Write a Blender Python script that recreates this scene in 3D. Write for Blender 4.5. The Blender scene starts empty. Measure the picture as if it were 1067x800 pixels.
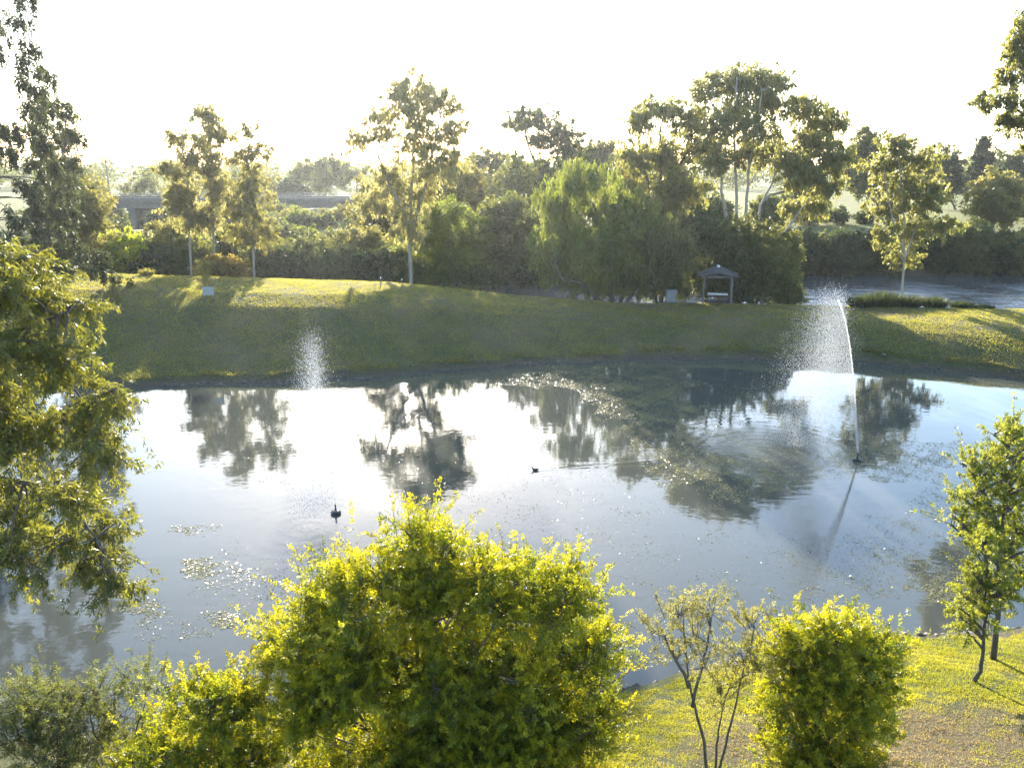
import bpy, math, random
import numpy as np
from mathutils import Vector
R = np.random.default_rng(7)
random.seed(7)
SC = bpy.context.scene
COL = SC.collection
PI = math.pi

# ------------------------------------------------------------------ camera
FPX, CXP, CYP = 850.0, 533.5, 400.0
PITCH = math.radians(15.1)
CAMZ = 13.0
cd = bpy.data.cameras.new('camera'); cam = bpy.data.objects.new('camera', cd); COL.objects.link(cam)
cd.sensor_width = 36.0; cd.lens = FPX/1067*36.0
cd.clip_start = 0.1; cd.clip_end = 6000
cam.location = (0, 0, CAMZ); cam.rotation_euler = (PI/2 - PITCH, 0, 0)
SC.camera = cam
# ------------------------------------------------------------------ sky, sun, exposure
SUN_EL, SUN_AZ = math.radians(16.4), math.radians(-7.5)      # azimuth from +Y, minus = to the left
SUN_STRENGTH, SKY_STRENGTH, EXPOSURE = 4.3, 0.15, 2.2
w = bpy.data.worlds.new('World'); SC.world = w; w.use_nodes = True
nt = w.node_tree
sky = nt.nodes.new('ShaderNodeTexSky'); sky.sky_type = 'NISHITA'; sky.sun_disc = False
sky.sun_elevation = SUN_EL; sky.sun_rotation = SUN_AZ
sky.air_density = 1.0; sky.dust_density = .55; sky.ozone_density = 1.6
bg = nt.nodes['Background']; bg.inputs['Strength'].default_value = SKY_STRENGTH
nt.links.new(sky.outputs[0], bg.inputs['Color'])
sl = bpy.data.lights.new('sun', 'SUN'); sl.energy = SUN_STRENGTH; sl.angle = math.radians(0.53); sl.color = (1.0, 0.92, 0.80)
so = bpy.data.objects.new('sun', sl); COL.objects.link(so)
SUNDIR = Vector((math.sin(SUN_AZ)*math.cos(SUN_EL), math.cos(SUN_AZ)*math.cos(SUN_EL), math.sin(SUN_EL)))
so.rotation_euler = (-SUNDIR).to_track_quat('-Z', 'Y').to_euler()
so.location = (-10, 60, 60)
SC.view_settings.view_transform = 'Standard'; SC.view_settings.look = 'None'
SC.view_settings.exposure = EXPOSURE; SC.view_settings.gamma = 1.0
SC.cycles.use_denoising = True
SC.cycles.max_bounces = 6; SC.cycles.diffuse_bounces = 3; SC.cycles.glossy_bounces = 3
SC.cycles.transmission_bounces = 4; SC.cycles.transparent_max_bounces = 6; SC.cycles.volume_bounces = 0
SC.cycles.sample_clamp_indirect = 6.0
SC.cycles.caustics_reflective = False; SC.cycles.caustics_refractive = False

# ------------------------------------------------------------------ helpers
cp, sp_ = math.cos(PITCH), math.sin(PITCH)
def ray(px, py):
    u, v = (px-CXP)/FPX, (CYP-py)/FPX
    return np.array([u, cp + v*sp_, -sp_ + v*cp])
def at(px, py, Y):                       # where the line of sight through a place in the photograph reaches depth Y
    d = ray(px, py); t = Y/d[1]
    return np.array([d[0]*t, Y, CAMZ + d[2]*t])
def onz(px, py, z=0.0):
    d = ray(px, py); t = (z-CAMZ)/d[2]
    return np.array([d[0]*t, d[1]*t, z])
def ppm(px, py, Y):                      # metres per photo pixel there
    return Y/ray(px, py)[1]/FPX

def tag(o, label=None, cat=None, group=None, kind=None):
    if label: o['label'] = label
    if cat: o['category'] = cat
    if group: o['group'] = group
    if kind: o['kind'] = kind
    return o
def empty(name, loc, rz=0.0):
    o = bpy.data.objects.new(name, None); COL.objects.link(o)
    o.location = [float(v) for v in loc]; o.rotation_euler = (0, 0, rz); o.empty_display_size = .3
    return o
def link_mesh(name, me, mat=None, parent=None):
    o = bpy.data.objects.new(name, me); COL.objects.link(o)
    if mat: me.materials.append(mat)
    if parent: o.parent = parent
    return o
def raw_mesh(name, V, F, smooth=False, attrs=None):
    """V (n,3), F (m,k) index array; attrs: dict of per-face floats"""
    me = bpy.data.meshes.new(name)
    V = np.asarray(V, np.float32); F = np.asarray(F, np.int32)
    k = F.shape[1]
    me.vertices.add(len(V)); me.vertices.foreach_set('co', V.ravel())
    me.loops.add(F.size); me.loops.foreach_set('vertex_index', F.ravel())
    me.polygons.add(len(F)); me.polygons.foreach_set('loop_start', np.arange(len(F), dtype=np.int32)*k)
    if smooth: me.polygons.foreach_set('use_smooth', np.ones(len(F), bool))
    me.update(calc_edges=True)
    for n, a in (attrs or {}).items():
        at_ = me.attributes.new(n, 'FLOAT', 'FACE'); at_.data.foreach_set('value', np.asarray(a, np.float32))
    return me
def nrm(a):
    return a/np.maximum(np.linalg.norm(a, axis=-1, keepdims=True), 1e-9)

class MB:                                # collects boxes, bars, tubes into one mesh
    def __init__(s): s.v = []; s.f = []
    def add(s, V, F):
        b = len(s.v); s.v += [tuple(map(float, p)) for p in V]; s.f += [tuple(int(i)+b for i in q) for q in F]
    def box(s, c, size, rz=0.0, rx=0.0):
        x, y, z = size[0]/2, size[1]/2, size[2]/2
        P = np.array([[-x,-y,-z],[x,-y,-z],[x,y,-z],[-x,y,-z],[-x,-y,z],[x,-y,z],[x,y,z],[-x,y,z]])
        if rx:
            c_, s_ = math.cos(rx), math.sin(rx); P = P @ np.array([[1,0,0],[0,c_,-s_],[0,s_,c_]]).T
        if rz:
            c_, s_ = math.cos(rz), math.sin(rz); P = P @ np.array([[c_,-s_,0],[s_,c_,0],[0,0,1]]).T
        s.add(P+np.array(c), [(0,3,2,1),(4,5,6,7),(0,1,5,4),(1,2,6,5),(2,3,7,6),(3,0,4,7)]); return s
    def tube(s, pts, rad, n=7, cap=True):
        pts = np.asarray(pts, float); m = len(pts)
        rad = np.broadcast_to(np.asarray(rad, float), (m,))
        T = nrm(np.gradient(pts, axis=0)); ref = np.array([0.31, 0.95, 0.05])
        A = nrm(np.cross(T, ref)); B = np.cross(T, A)
        ang = np.arange(n)*2*PI/n
        V = pts[:,None]+rad[:,None,None]*(np.cos(ang)[None,:,None]*A[:,None]+np.sin(ang)[None,:,None]*B[:,None])
        F = [(i*n+j, i*n+(j+1)%n, (i+1)*n+(j+1)%n, (i+1)*n+j) for i in range(m-1) for j in range(n)]
        b = len(s.v); s.add(V.reshape(-1,3), F)
        if cap: s.f.append(tuple(b+j for j in range(n-1,-1,-1))); s.f.append(tuple(b+(m-1)*n+j for j in range(n)))
        return s
    def lathe(s, prof, c=(0,0,0), n=20):
        V = [(c[0]+r*math.cos(2*PI*j/n), c[1]+r*math.sin(2*PI*j/n), c[2]+z) for r, z in prof for j in range(n)]
        F = [(i*n+j, i*n+(j+1)%n, (i+1)*n+(j+1)%n, (i+1)*n+j) for i in range(len(prof)-1) for j in range(n)]
        s.add(V, F); return s
    def build(s, name, mat, parent=None, smooth=False, bevel=0.0):
        me = bpy.data.meshes.new(name); me.from_pydata(s.v, [], s.f); me.update()
        if smooth: me.polygons.foreach_set('use_smooth', [True]*len(me.polygons))
        o = link_mesh(name, me, mat, parent)
        if bevel:
            b = o.modifiers.new('bevel', 'BEVEL'); b.width = bevel; b.segments = 2; b.limit_method = 'ANGLE'
        return o

# ------------------------------------------------------------------ materials
def new_mat(name):
    m = bpy.data.materials.new(name); m.use_nodes = True
    n = m.node_tree; n.nodes.clear()
    return m, n, n.nodes.new('ShaderNodeOutputMaterial')
def ramp(n, fac, stops):
    r = n.nodes.new('ShaderNodeValToRGB'); e = r.color_ramp.elements
    while len(e) < len(stops): e.new(.5)
    for el, (p, c) in zip(e, stops): el.position = p; el.color = (*c, 1)
    n.links.new(fac, r.inputs[0]); return r.outputs[0]
def noise(n, vec, scale, detail=4, rough=.55, w3=None):
    t = n.nodes.new('ShaderNodeTexNoise'); t.inputs['Scale'].default_value = scale
    t.inputs['Detail'].default_value = detail; t.inputs['Roughness'].default_value = rough
    if vec is not None: n.links.new(vec, t.inputs['Vector'])
    return t.outputs['Fac']
def coords(n):
    return n.nodes.new('ShaderNodeTexCoord').outputs['Object']
def mth(n, op, a, b=None, clamp=False):
    m = n.nodes.new('ShaderNodeMath'); m.operation = op; m.use_clamp = clamp
    for i, v in enumerate((a, b)):
        if v is None: continue
        if isinstance(v, (int, float)): m.inputs[i].default_value = v
        else: n.links.new(v, m.inputs[i])
    return m.outputs[0]
def mixc(n, fac, a, b, mode='MIX'):
    m = n.nodes.new('ShaderNodeMix'); m.data_type = 'RGBA'; m.blend_type = mode
    for s, v in ((m.inputs[0], fac), (m.inputs[6], a), (m.inputs[7], b)):
        if isinstance(v, (int, float)): s.default_value = v
        elif isinstance(v, tuple): s.default_value = (*v, 1)
        else: n.links.new(v, s)
    return m.outputs[2]

def leaf_mat(name, cols, trans, tfac=.42, rough=.5, spec=.35):
    """cols: colours spread over the leaves' own random value; trans: the colour that light takes going through a leaf"""
    m, n, out = new_mat(name)
    a = n.nodes.new('ShaderNodeAttribute'); a.attribute_name = 'rnd'
    k = len(cols)
    c = ramp(n, a.outputs['Fac'], [(i/(k-1), cols[i]) for i in range(k)])
    tc = ramp(n, a.outputs['Fac'], [(i/(len(trans)-1), trans[i]) for i in range(len(trans))])
    p = n.nodes.new('ShaderNodeBsdfPrincipled'); n.links.new(c, p.inputs['Base Color'])
    p.inputs['Roughness'].default_value = rough; p.inputs['Specular IOR Level'].default_value = spec
    t = n.nodes.new('ShaderNodeBsdfTranslucent'); n.links.new(tc, t.inputs['Color'])
    x = n.nodes.new('ShaderNodeMixShader'); x.inputs[0].default_value = tfac
    n.links.new(p.outputs[0], x.inputs[1]); n.links.new(t.outputs[0], x.inputs[2]); n.links.new(x.outputs[0], out.inputs[0])
    return m
def plain_mat(name, c1, c2, scale=6, rough=.7, metal=0.0, bump=0.0, stretch=None, spec=.5):
    m, n, out = new_mat(name)
    v = coords(n)
    if stretch:
        mp = n.nodes.new('ShaderNodeMapping'); mp.inputs['Scale'].default_value = stretch; n.links.new(v, mp.inputs['Vector']); v = mp.outputs[0]
    f = noise(n, v, scale, 6, .6)
    p = n.nodes.new('ShaderNodeBsdfPrincipled')
    n.links.new(ramp(n, f, [(.3, c1), (.7, c2)]), p.inputs['Base Color'])
    p.inputs['Roughness'].default_value = rough; p.inputs['Metallic'].default_value = metal; p.inputs['Specular IOR Level'].default_value = spec
    if bump:
        b = n.nodes.new('ShaderNodeBump'); b.inputs['Strength'].default_value = bump; b.inputs['Distance'].default_value = .03
        n.links.new(f, b.inputs['Height']); n.links.new(b.outputs[0], p.inputs['Normal'])
    n.links.new(p.outputs[0], out.inputs[0])
    return m
M = {}
_lm = leaf_mat
def leaf_mat(name, cols, trans, tfac=.42, rough=.5, spec=.35, k=1.35, kt=1.6):
    return _lm(name, [tuple(c*k for c in q) for q in cols], [tuple(min(.75, c*kt*w_) for c, w_ in zip(q, (1.04,1.0,.75))) for q in trans], tfac+.06, rough, spec)
M['gum'] = leaf_mat('gum_leaf', [(.045,.055,.026),(.075,.088,.038),(.115,.12,.06)], [(.18,.19,.05),(.32,.30,.085)], .46, .40, .5)
M['gum_pale'] = leaf_mat('pale_gum_leaf', [(.05,.058,.03),(.085,.09,.05),(.12,.12,.07)], [(.26,.25,.10),(.38,.35,.15)], .5, .45, .4)
M['bush'] = leaf_mat('bush_leaf', [(.028,.042,.018),(.05,.065,.026),(.08,.085,.036)], [(.11,.135,.03),(.2,.2,.05)], .36, .5, .35)
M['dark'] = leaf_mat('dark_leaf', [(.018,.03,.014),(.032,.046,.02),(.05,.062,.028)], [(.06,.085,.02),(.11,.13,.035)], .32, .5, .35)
M['willow'] = leaf_mat('willow_leaf', [(.035,.055,.018),(.055,.08,.026),(.08,.105,.034)], [(.15,.19,.03),(.24,.26,.05)], .42, .5, .3)
M['olive'] = leaf_mat('olive_leaf', [(.045,.052,.024),(.075,.08,.034),(.11,.105,.046)], [(.17,.17,.045),(.28,.25,.07)], .42, .5, .3)
M['conifer'] = leaf_mat('conifer_leaf', [(.014,.022,.012),(.024,.034,.018),(.036,.046,.024)], [(.05,.065,.02),(.08,.095,.03)], .28, .55, .3)
M['lime'] = leaf_mat('lime_leaf', [(.08,.11,.02),(.12,.16,.028),(.17,.2,.035)], [(.35,.42,.03),(.5,.52,.05)], .48, .5, .3)
M['rust'] = leaf_mat('rust_leaf', [(.07,.065,.02),(.14,.10,.028),(.19,.12,.03)], [(.24,.2,.04),(.38,.26,.05)], .45, .5, .3)
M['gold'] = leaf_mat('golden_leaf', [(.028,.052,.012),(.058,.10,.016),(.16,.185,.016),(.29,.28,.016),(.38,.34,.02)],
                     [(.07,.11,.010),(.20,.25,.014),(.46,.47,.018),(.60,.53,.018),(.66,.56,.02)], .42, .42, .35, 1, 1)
M['bottle'] = leaf_mat('bright_leaf', [(.05,.085,.022),(.085,.13,.03),(.13,.17,.04)], [(.25,.29,.03),(.44,.42,.05)], .45, .42, .35, 1.1, 1.2)
M['gum_near'] = leaf_mat('drooping_gum_leaf', [(.04,.055,.02),(.075,.09,.03),(.12,.125,.035),(.16,.14,.04)], [(.17,.2,.03),(.3,.3,.04),(.42,.38,.05)], .40, .40, .4, 1.0, .95)
M['bark'] = plain_mat('brown_bark', (.05,.04,.03), (.12,.10,.08), 5, .9, bump=.5, stretch=(6,6,1))
M['pale_bark'] = plain_mat('pale_bark', (.17,.15,.12), (.32,.29,.24), 3, .8, bump=.2, stretch=(4,4,.8))
M['twig'] = plain_mat('twig_bark', (.06,.045,.03), (.13,.1,.07), 12, .9)
M['concrete'] = plain_mat('weathered_concrete', (.05,.052,.053), (.10,.10,.098), 2.5, .85, bump=.2)
M['steel_dark'] = plain_mat('dark_painted_steel', (.03,.034,.045), (.055,.06,.075), 4, .45)
M['roof'] = plain_mat('blue_grey_roof_sheet', (.025,.028,.036), (.055,.058,.066), 2, .5, metal=.1)
M['white'] = plain_mat('white_painted_board', (.6,.6,.58), (.78,.78,.75), 4, .55)
M['grey_metal'] = plain_mat('grey_metal_cabinet', (.09,.10,.105), (.15,.16,.165), 3, .6)
M['sign_back'] = plain_mat('grey_sign_board', (.16,.18,.2), (.24,.26,.28), 3, .6)
M['black_plastic'] = plain_mat('black_plastic', (.012,.012,.012), (.025,.025,.024), 8, .4)
M['timber'] = plain_mat('weathered_timber', (.09,.075,.06), (.17,.14,.11), 4, .85, stretch=(8,8,1), bump=.3)
M['brick'] = plain_mat('pale_grey_block', (.2,.2,.2), (.3,.3,.3), 3, .85)
M['duck'] = plain_mat('dark_plumage', (.018,.016,.014), (.05,.042,.034), 14, .6)
M['beak'] = plain_mat('duck_beak', (.3,.06,.03), (.4,.1,.04), 10, .4)
M['asphalt'] = plain_mat('road_asphalt', (.045,.045,.046), (.065,.065,.066), 3, .9)

def drop_mat():
    m, n, out = new_mat('water_spray')
    t = n.nodes.new('ShaderNodeBsdfTranslucent'); t.inputs['Color'].default_value = (.95,.95,.95,1)
    d = n.nodes.new('ShaderNodeBsdfDiffuse'); d.inputs['Color'].default_value = (.85,.85,.85,1)
    x = n.nodes.new('ShaderNodeMixShader'); x.inputs[0].default_value = .25
    n.links.new(t.outputs[0], x.inputs[1]); n.links.new(d.outputs[0], x.inputs[2])
    g = n.nodes.new('ShaderNodeBsdfGlossy'); g.inputs['Roughness'].default_value = .15
    y = n.nodes.new('ShaderNodeMixShader'); y.inputs[0].default_value = .15
    n.links.new(x.outputs[0], y.inputs[1]); n.links.new(g.outputs[0], y.inputs[2]); n.links.new(y.outputs[0], out.inputs[0])
    return m
M['spray'] = drop_mat()
def jet_mat():
    m, n, out = new_mat('thin_water_jet')
    t = n.nodes.new('ShaderNodeBsdfTransparent'); d = n.nodes.new('ShaderNodeBsdfTranslucent'); d.inputs['Color'].default_value = (.95,.95,.95,1)
    x = n.nodes.new('ShaderNodeMixShader'); x.inputs[0].default_value = .22
    n.links.new(t.outputs[0], x.inputs[1]); n.links.new(d.outputs[0], x.inputs[2]); n.links.new(x.outputs[0], out.inputs[0])
    return m
M['jet'] = jet_mat()

# ------------------------------------------------------------------ terrain
far_px = [(-260,412),(-100,408),(90,403),(145,402),(280,398),(400,391),(520,381),(600,377),(700,373),(800,374.5),(900,376),(1000,387),(1067,394),(1200,404)]
fp = np.array([onz(*p) for p in far_px])
YF_X = np.concatenate([[-62,-52], fp[1:,0], [50,60]]); YF_Y = np.concatenate([[33,44], fp[1:,1], [44,33]])
o_ = np.argsort(YF_X); YF_X, YF_Y = YF_X[o_], YF_Y[o_]
np_px = [(630,720),(700,704),(800,687),(930,663),(1067,657)]
np_ = np.array([onz(*p) for p in np_px])
YN_X = np.concatenate([[-62,-50,-14,-4], np_[:,0], [24,50,60]]); YN_Y = np.concatenate([[33,22,16.2,16.8], np_[:,1], [21.5,26,33]])
def yf(X): return np.interp(X, YF_X, YF_Y) + .25*np.sin(X*.9)+.15*np.sin(X*2.3+1)
def yn(X): return np.interp(X, YN_X, YN_Y) + .12*np.sin(X*1.3+.5)+.07*np.sin(X*3.1)
def hc(X): return np.interp(X, [-60,-35,-10,0,10,40,80], [4.2,4.0,3.7,2.8,1.95,2.15,2.15])
def yc(X): return np.interp(X, [-60,-35,-10,1.5,14,38,70], [69,68,65,64,65,61,61])
RIVZ = -0.6
def river_far(X): return np.interp(X, [-400,-120,-60,0,40,300], [135,118,105,102.5,102,113]) + 1.2*np.sin(X*.21)
def ssn(t): t = np.clip(t, 0, 1); return t*t*(3-2*t)
def hmap(X, Y):
    X = np.asarray(X, float); Y = np.asarray(Y, float)
    f, nn, c, H = yf(X), yn(X), yc(X), hc(X)
    c = np.maximum(c, f+8)
    z = np.full(X.shape, -.9)
    # far bank
    d = Y-f
    lip = .32*ssn(d/.55)
    t = np.clip(d/(c-f), 0, 1)
    t = t**(1/(1+.62*ssn((X-4)/14)))
    prof = np.interp(t, [0,.08,.55,.70,1.0], [0,.08,.83,.96,1.0])
    zf = np.where(d > 0, np.maximum(lip*np.clip(1-t*4, .0, 1), 0) + H*prof, np.maximum(-.9, d*.7))
    back = Y-c
    zb = H - (H+1.6)*ssn((back-1.2)/7.5)
    zf = np.where(back > 1.2, zb, zf)
    rf = river_far(X)
    zr = -1.6 + (4.0+1.6)*ssn((Y-rf+1.5)/10) + .5*np.sin(X*.035)*ssn((Y-rf-8)/20) + .35*np.sin(Y*.05+X*.02)*ssn((Y-rf-8)/20)
    zf = np.where(Y > rf-3, np.maximum(zr, -1.6), zf)
    g = np.exp(-((X+76)/20)**2)*ssn((Y-118)/12)*ssn((330-Y)/60)   # the creek that the bridge crosses
    zf = zf - g*5.2
    zf = zf + 1.6*np.exp(-((X+26)/16)**2-((Y-134)/12)**2)
    # near bank
    dn = nn-Y
    zn = np.where(dn > 0, .16*ssn(dn/.3) + .265*dn, np.maximum(-.9, dn*.7))
    zn = np.where(zn > 5, 5+(zn-5)*.02, zn)
    z = np.where(Y > (f+nn)/2, zf, zn)
    return z
def gz(X, Y): return float(hmap(np.array([X]), np.array([Y]))[0])
def bumps(X, Y):
    return (.35+.65*(np.asarray(Y) < 30))*(.05*np.sin(X*1.7+Y*.6)*np.sin(Y*1.3-.4*X)+.035*np.sin(X*3.9+1.3)*np.sin(Y*3.1+X)+.02*np.sin(X*7.1+Y*5.3)*np.sin(Y*8.2-X*2))

xs = np.concatenate([np.linspace(-2500,-320,12), np.linspace(-290,-66,50), np.arange(-64,64,.45), np.linspace(66,290,50), np.linspace(320,2500,12)])
ys = np.concatenate([np.linspace(-120,-4,10), np.arange(0,26,.3), np.arange(26,46,1.0), np.arange(46,84,.4), np.arange(84,150,1.0), np.linspace(152,420,60), np.linspace(450,2600,16)])
GX, GY = np.meshgrid(xs, ys)
GZ = hmap(GX, GY)
land = GZ > .05
GZ = GZ + bumps(GX, GY)*land*.8
nx, ny = len(xs), len(ys)
idx = np.arange(nx*ny).reshape(ny, nx)
F = np.stack([idx[:-1,:-1], idx[:-1,1:], idx[1:,1:], idx[1:,:-1]], -1).reshape(-1,4)

def ground_mat():
    m, n, out = new_mat('grassy_ground')
    v = coords(n)
    sx = n.nodes.new('ShaderNodeSeparateXYZ'); n.links.new(v, sx.inputs[0])
    big = noise(n, v, .22, 5, .6); mid = noise(n, v, 1.3, 6, .65); fine = noise(n, v, 14, 6, .7); vf = noise(n, v, 60, 3, .6)
    green = ramp(n, mid, [(.3,(.042,.054,.02)),(.55,(.072,.080,.03)),(.75,(.115,.108,.04))])
    dry = ramp(n, fine, [(.3,(.09,.068,.04)),(.7,(.2,.155,.09))])
    f = mth(n, 'ADD', mth(n, 'MULTIPLY', big, .55), mth(n, 'MULTIPLY', fine, .5))
    df = ramp(n, f, [(.52,(0,0,0)),(.62,(.85,.85,.85))])
    # the brown worn patch on the near bank
    def blob(cx, cy, rx, ry):
        a = mth(n, 'DIVIDE', mth(n, 'SUBTRACT', sx.outputs[0], cx), rx); b = mth(n, 'DIVIDE', mth(n, 'SUBTRACT', sx.outputs[1], cy), ry)
        r = mth(n, 'ADD', mth(n, 'MULTIPLY', a, a), mth(n, 'MULTIPLY', b, b))
        return mth(n, 'SUBTRACT', 1.0, r, True)
    worn = mth(n, 'ADD', blob(9.3,14.0,3.2,2.0), blob(6.0,14.2,3.4,1.6), True)
    worn = mth(n, 'MULTIPLY', worn, mth(n, 'SUBTRACT', mth(n, 'ADD', mth(n, 'MULTIPLY', fine, 1.5), mth(n, 'MULTIPLY', mid, 1.5)), .85), True)
    c = mixc(n, df, green, dry)
    c = mixc(n, mth(n, 'MULTIPLY', worn, .85), c, dry)
    c = mixc(n, mth(n, 'MULTIPLY', vf, .35), c, mixc(n, 1.0, c, (.45,.45,.4), 'MULTIPLY'))
    # bare mud along the water
    hz = mth(n, 'ADD', sx.outputs[2], mth(n, 'MULTIPLY', mth(n, 'SUBTRACT', mid, .5), .55))
    mud = ramp(n, mth(n, 'MULTIPLY', hz, 1.0), [(.10,(1,1,1)),(.30,(0,0,0))])
    mudc = ramp(n, fine, [(.3,(.045,.038,.026)),(.7,(.115,.095,.062))])
    c = mixc(n, mud, c, mudc)
    # far fields are paler dry pasture
    far = ramp(n, mth(n, 'DIVIDE', sx.outputs[1], 200), [(.53,(0,0,0)),(.6,(1,1,1))])
    past = ramp(n, mid, [(.3,(.11,.115,.03)),(.7,(.2,.19,.06))])
    c = mixc(n, far, c, past)
    p = n.nodes.new('ShaderNodeBsdfPrincipled'); n.links.new(c, p.inputs['Base Color']); p.inputs['Roughness'].default_value = .95
    p.inputs['Specular IOR Level'].default_value = .15
    b = n.nodes.new('ShaderNodeBump'); b.inputs['Strength'].default_value = .9; b.inputs['Distance'].default_value = .07
    n.links.new(mth(n, 'ADD', fine, mth(n, 'MULTIPLY', vf, .4)), b.inputs['Height']); n.links.new(b.outputs[0], p.inputs['Normal'])
    n.links.new(p.outputs[0], out.inputs[0])
    return m
gme = raw_mesh('ground', np.stack([GX,GY,GZ], -1).reshape(-1,3), F, smooth=True)
tag(link_mesh('ground', gme, ground_mat()), kind='structure')

# ---- water
FN = {'right': onz(893,480), 'left': onz(350,535)}
LAND = {'right': onz(800,470), 'left': onz(320,551)}
DUCK = onz(558,490)
def water_mat(name, base, b_str, dist, river=False, ior=1.42):
    m, n, out = new_mat(name)
    v = coords(n)
    sx = n.nodes.new('ShaderNodeSeparateXYZ'); n.links.new(v, sx.inputs[0])
    mp = n.nodes.new('ShaderNodeMapping'); mp.inputs['Scale'].default_value = (1,1.5,1); n.links.new(v, mp.inputs['Vector']); vv = mp.outputs[0]
    h = mth(n, 'ADD', mth(n, 'MULTIPLY', noise(n, vv, 2.2, 3, .5), 1.0), mth(n, 'MULTIPLY', noise(n, vv, .45, 2, .5), 2.2))
    calm = ramp(n, noise(n, v, .12, 3, .5), [(.35,(.35,.35,.35)),(.65,(1,1,1))])
    h = mth(n, 'MULTIPLY', h, calm)
    if not river:
        def dist_to(c):
            a = mth(n, 'SUBTRACT', sx.outputs[0], float(c[0])); b = mth(n, 'SUBTRACT', sx.outputs[1], float(c[1]))
            return mth(n, 'SQRT', mth(n, 'ADD', mth(n, 'MULTIPLY', a, a), mth(n, 'MULTIPLY', b, b)))
        chop = noise(n, v, 7, 4, .65)
        for c, rr in ((LAND['right'], 4.5), (LAND['left'], 2.0)):
            dd = dist_to(c)
            k = mth(n, 'SUBTRACT', 1.0, mth(n, 'DIVIDE', dd, rr), True)
            h = mth(n, 'ADD', h, mth(n, 'MULTIPLY', chop, mth(n, 'MULTIPLY', k, 3.0)))
            rings = mth(n, 'MULTIPLY', mth(n, 'SINE', mth(n, 'MULTIPLY', dd, 11.0)), mth(n, 'SUBTRACT', 1.0, mth(n, 'DIVIDE', dd, rr*2.2), True))
            h = mth(n, 'ADD', h, mth(n, 'MULTIPLY', rings, .22))
        # the duck's wake: two ripples that open behind it to the right
        ax = mth(n, 'SUBTRACT', sx.outputs[0], float(DUCK[0])); ay = mth(n, 'SUBTRACT', sx.outputs[1], float(DUCK[1]))
        for s_ in (.10, .24):
            off = mth(n, 'SUBTRACT', ay, mth(n, 'MULTIPLY', ax, s_))
            band = mth(n, 'SUBTRACT', 1.0, mth(n, 'DIVIDE', mth(n, 'ABSOLUTE', off), .16), True)
            band = mth(n, 'MULTIPLY', band, mth(n, 'MULTIPLY', mth(n, 'GREATER_THAN', ax, .1), mth(n, 'SUBTRACT', 1.0, mth(n, 'DIVIDE', ax, 6.5), True)))
            h = mth(n, 'ADD', h, mth(n, 'MULTIPLY', band, .9))
    p = n.nodes.new('ShaderNodeBsdfPrincipled')
    p.inputs['Base Color'].default_value = (*base, 1); p.inputs['Roughness'].default_value = .03; p.inputs['IOR'].default_value = ior
    b = n.nodes.new('ShaderNodeBump'); b.inputs['Strength'].default_value = b_str; b.inputs['Distance'].default_value = dist
    n.links.new(h, b.inputs['Height']); n.links.new(b.outputs[0], p.inputs['Normal']); n.links.new(p.outputs[0], out.inputs[0])
    return m
wx = np.linspace(-62, 60, 245)
wm = np.array([(yf(x)+yn(x))/2 for x in wx])
T = np.linspace(0, 1, 60)
WY = (yn(wx)-.8)[None]*(1-T[:,None]) + (yf(wx)+.8)[None]*T[:,None]
WV = np.stack([np.broadcast_to(wx, WY.shape), WY, np.zeros_like(WY)], -1)
ix = np.arange(WY.size).reshape(WY.shape)
WF = np.stack([ix[:-1,:-1], ix[:-1,1:], ix[1:,1:], ix[1:,:-1]], -1).reshape(-1,4)
tag(link_mesh('pond_water', raw_mesh('pond_water', WV.reshape(-1,3), WF, True), water_mat('pond_water', (.066,.069,.056), .45, .007)), kind='structure')
rx_ = np.linspace(-600, 600, 200)
RY = np.stack([yc(rx_)+3.0, river_far(rx_)+6, ], 0)
RV = np.stack([np.broadcast_to(rx_, RY.shape), RY, np.full_like(RY, RIVZ)], -1); ri = np.arange(RY.size).reshape(RY.shape)
RF = np.stack([ri[:-1,:-1], ri[:-1,1:], ri[1:,1:], ri[1:,:-1]], -1).reshape(-1,4)
tag(link_mesh('river_water', raw_mesh('river_water', RV.reshape(-1,3), RF, True), water_mat('river_water', (.07,.07,.068), 1.0, .17, True, 1.75)), kind='structure')
cv = np.array([[-100,118,-.62],[-52,118,-.62],[-52,330,-.62],[-100,330,-.62]])
tag(link_mesh('creek_water', raw_mesh('creek_water', cv, [[0,1,2,3]]), bpy.data.materials['river_water']), kind='structure')

# ------------------------------------------------------------------ foliage
def leaves_mesh(name, C, D, N, L, W, rnd, droop=0.12):
    """one four-cornered leaf per row: base, side, tip, side, a little folded along its middle"""
    C = np.asarray(C); D = nrm(D); S = nrm(np.cross(D, N)); N = nrm(np.cross(S, D))
    L = np.broadcast_to(np.asarray(L, float), (len(C),))[:,None]; W = np.broadcast_to(np.asarray(W, float), (len(C),))[:,None]
    b = C; t = C+D*L
    m_ = C+D*L*.45+N*L*droop
    V = np.stack([b, m_+S*W*.5, t, m_-S*W*.5], 1).reshape(-1,3)
    F = np.arange(len(C)*4).reshape(-1,4)
    return raw_mesh(name, V, F, attrs={'rnd': np.clip(rnd, 0, 1)})
def rdir(n): return nrm(R.normal(size=(n,3)))

def bez(a, b, up, n=6, wob=.014):
    a, b = np.asarray(a, float), np.asarray(b, float); L = np.linalg.norm(b-a)
    m_ = a*.5+b*.5+np.array([0,0,up*L])
    t = np.linspace(0,1,n)[:,None]
    P = (1-t)**2*a+2*t*(1-t)*m_+t*t*b
    P[1:-1] += R.normal(size=(n-2,3))*wob*L
    return P

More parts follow.
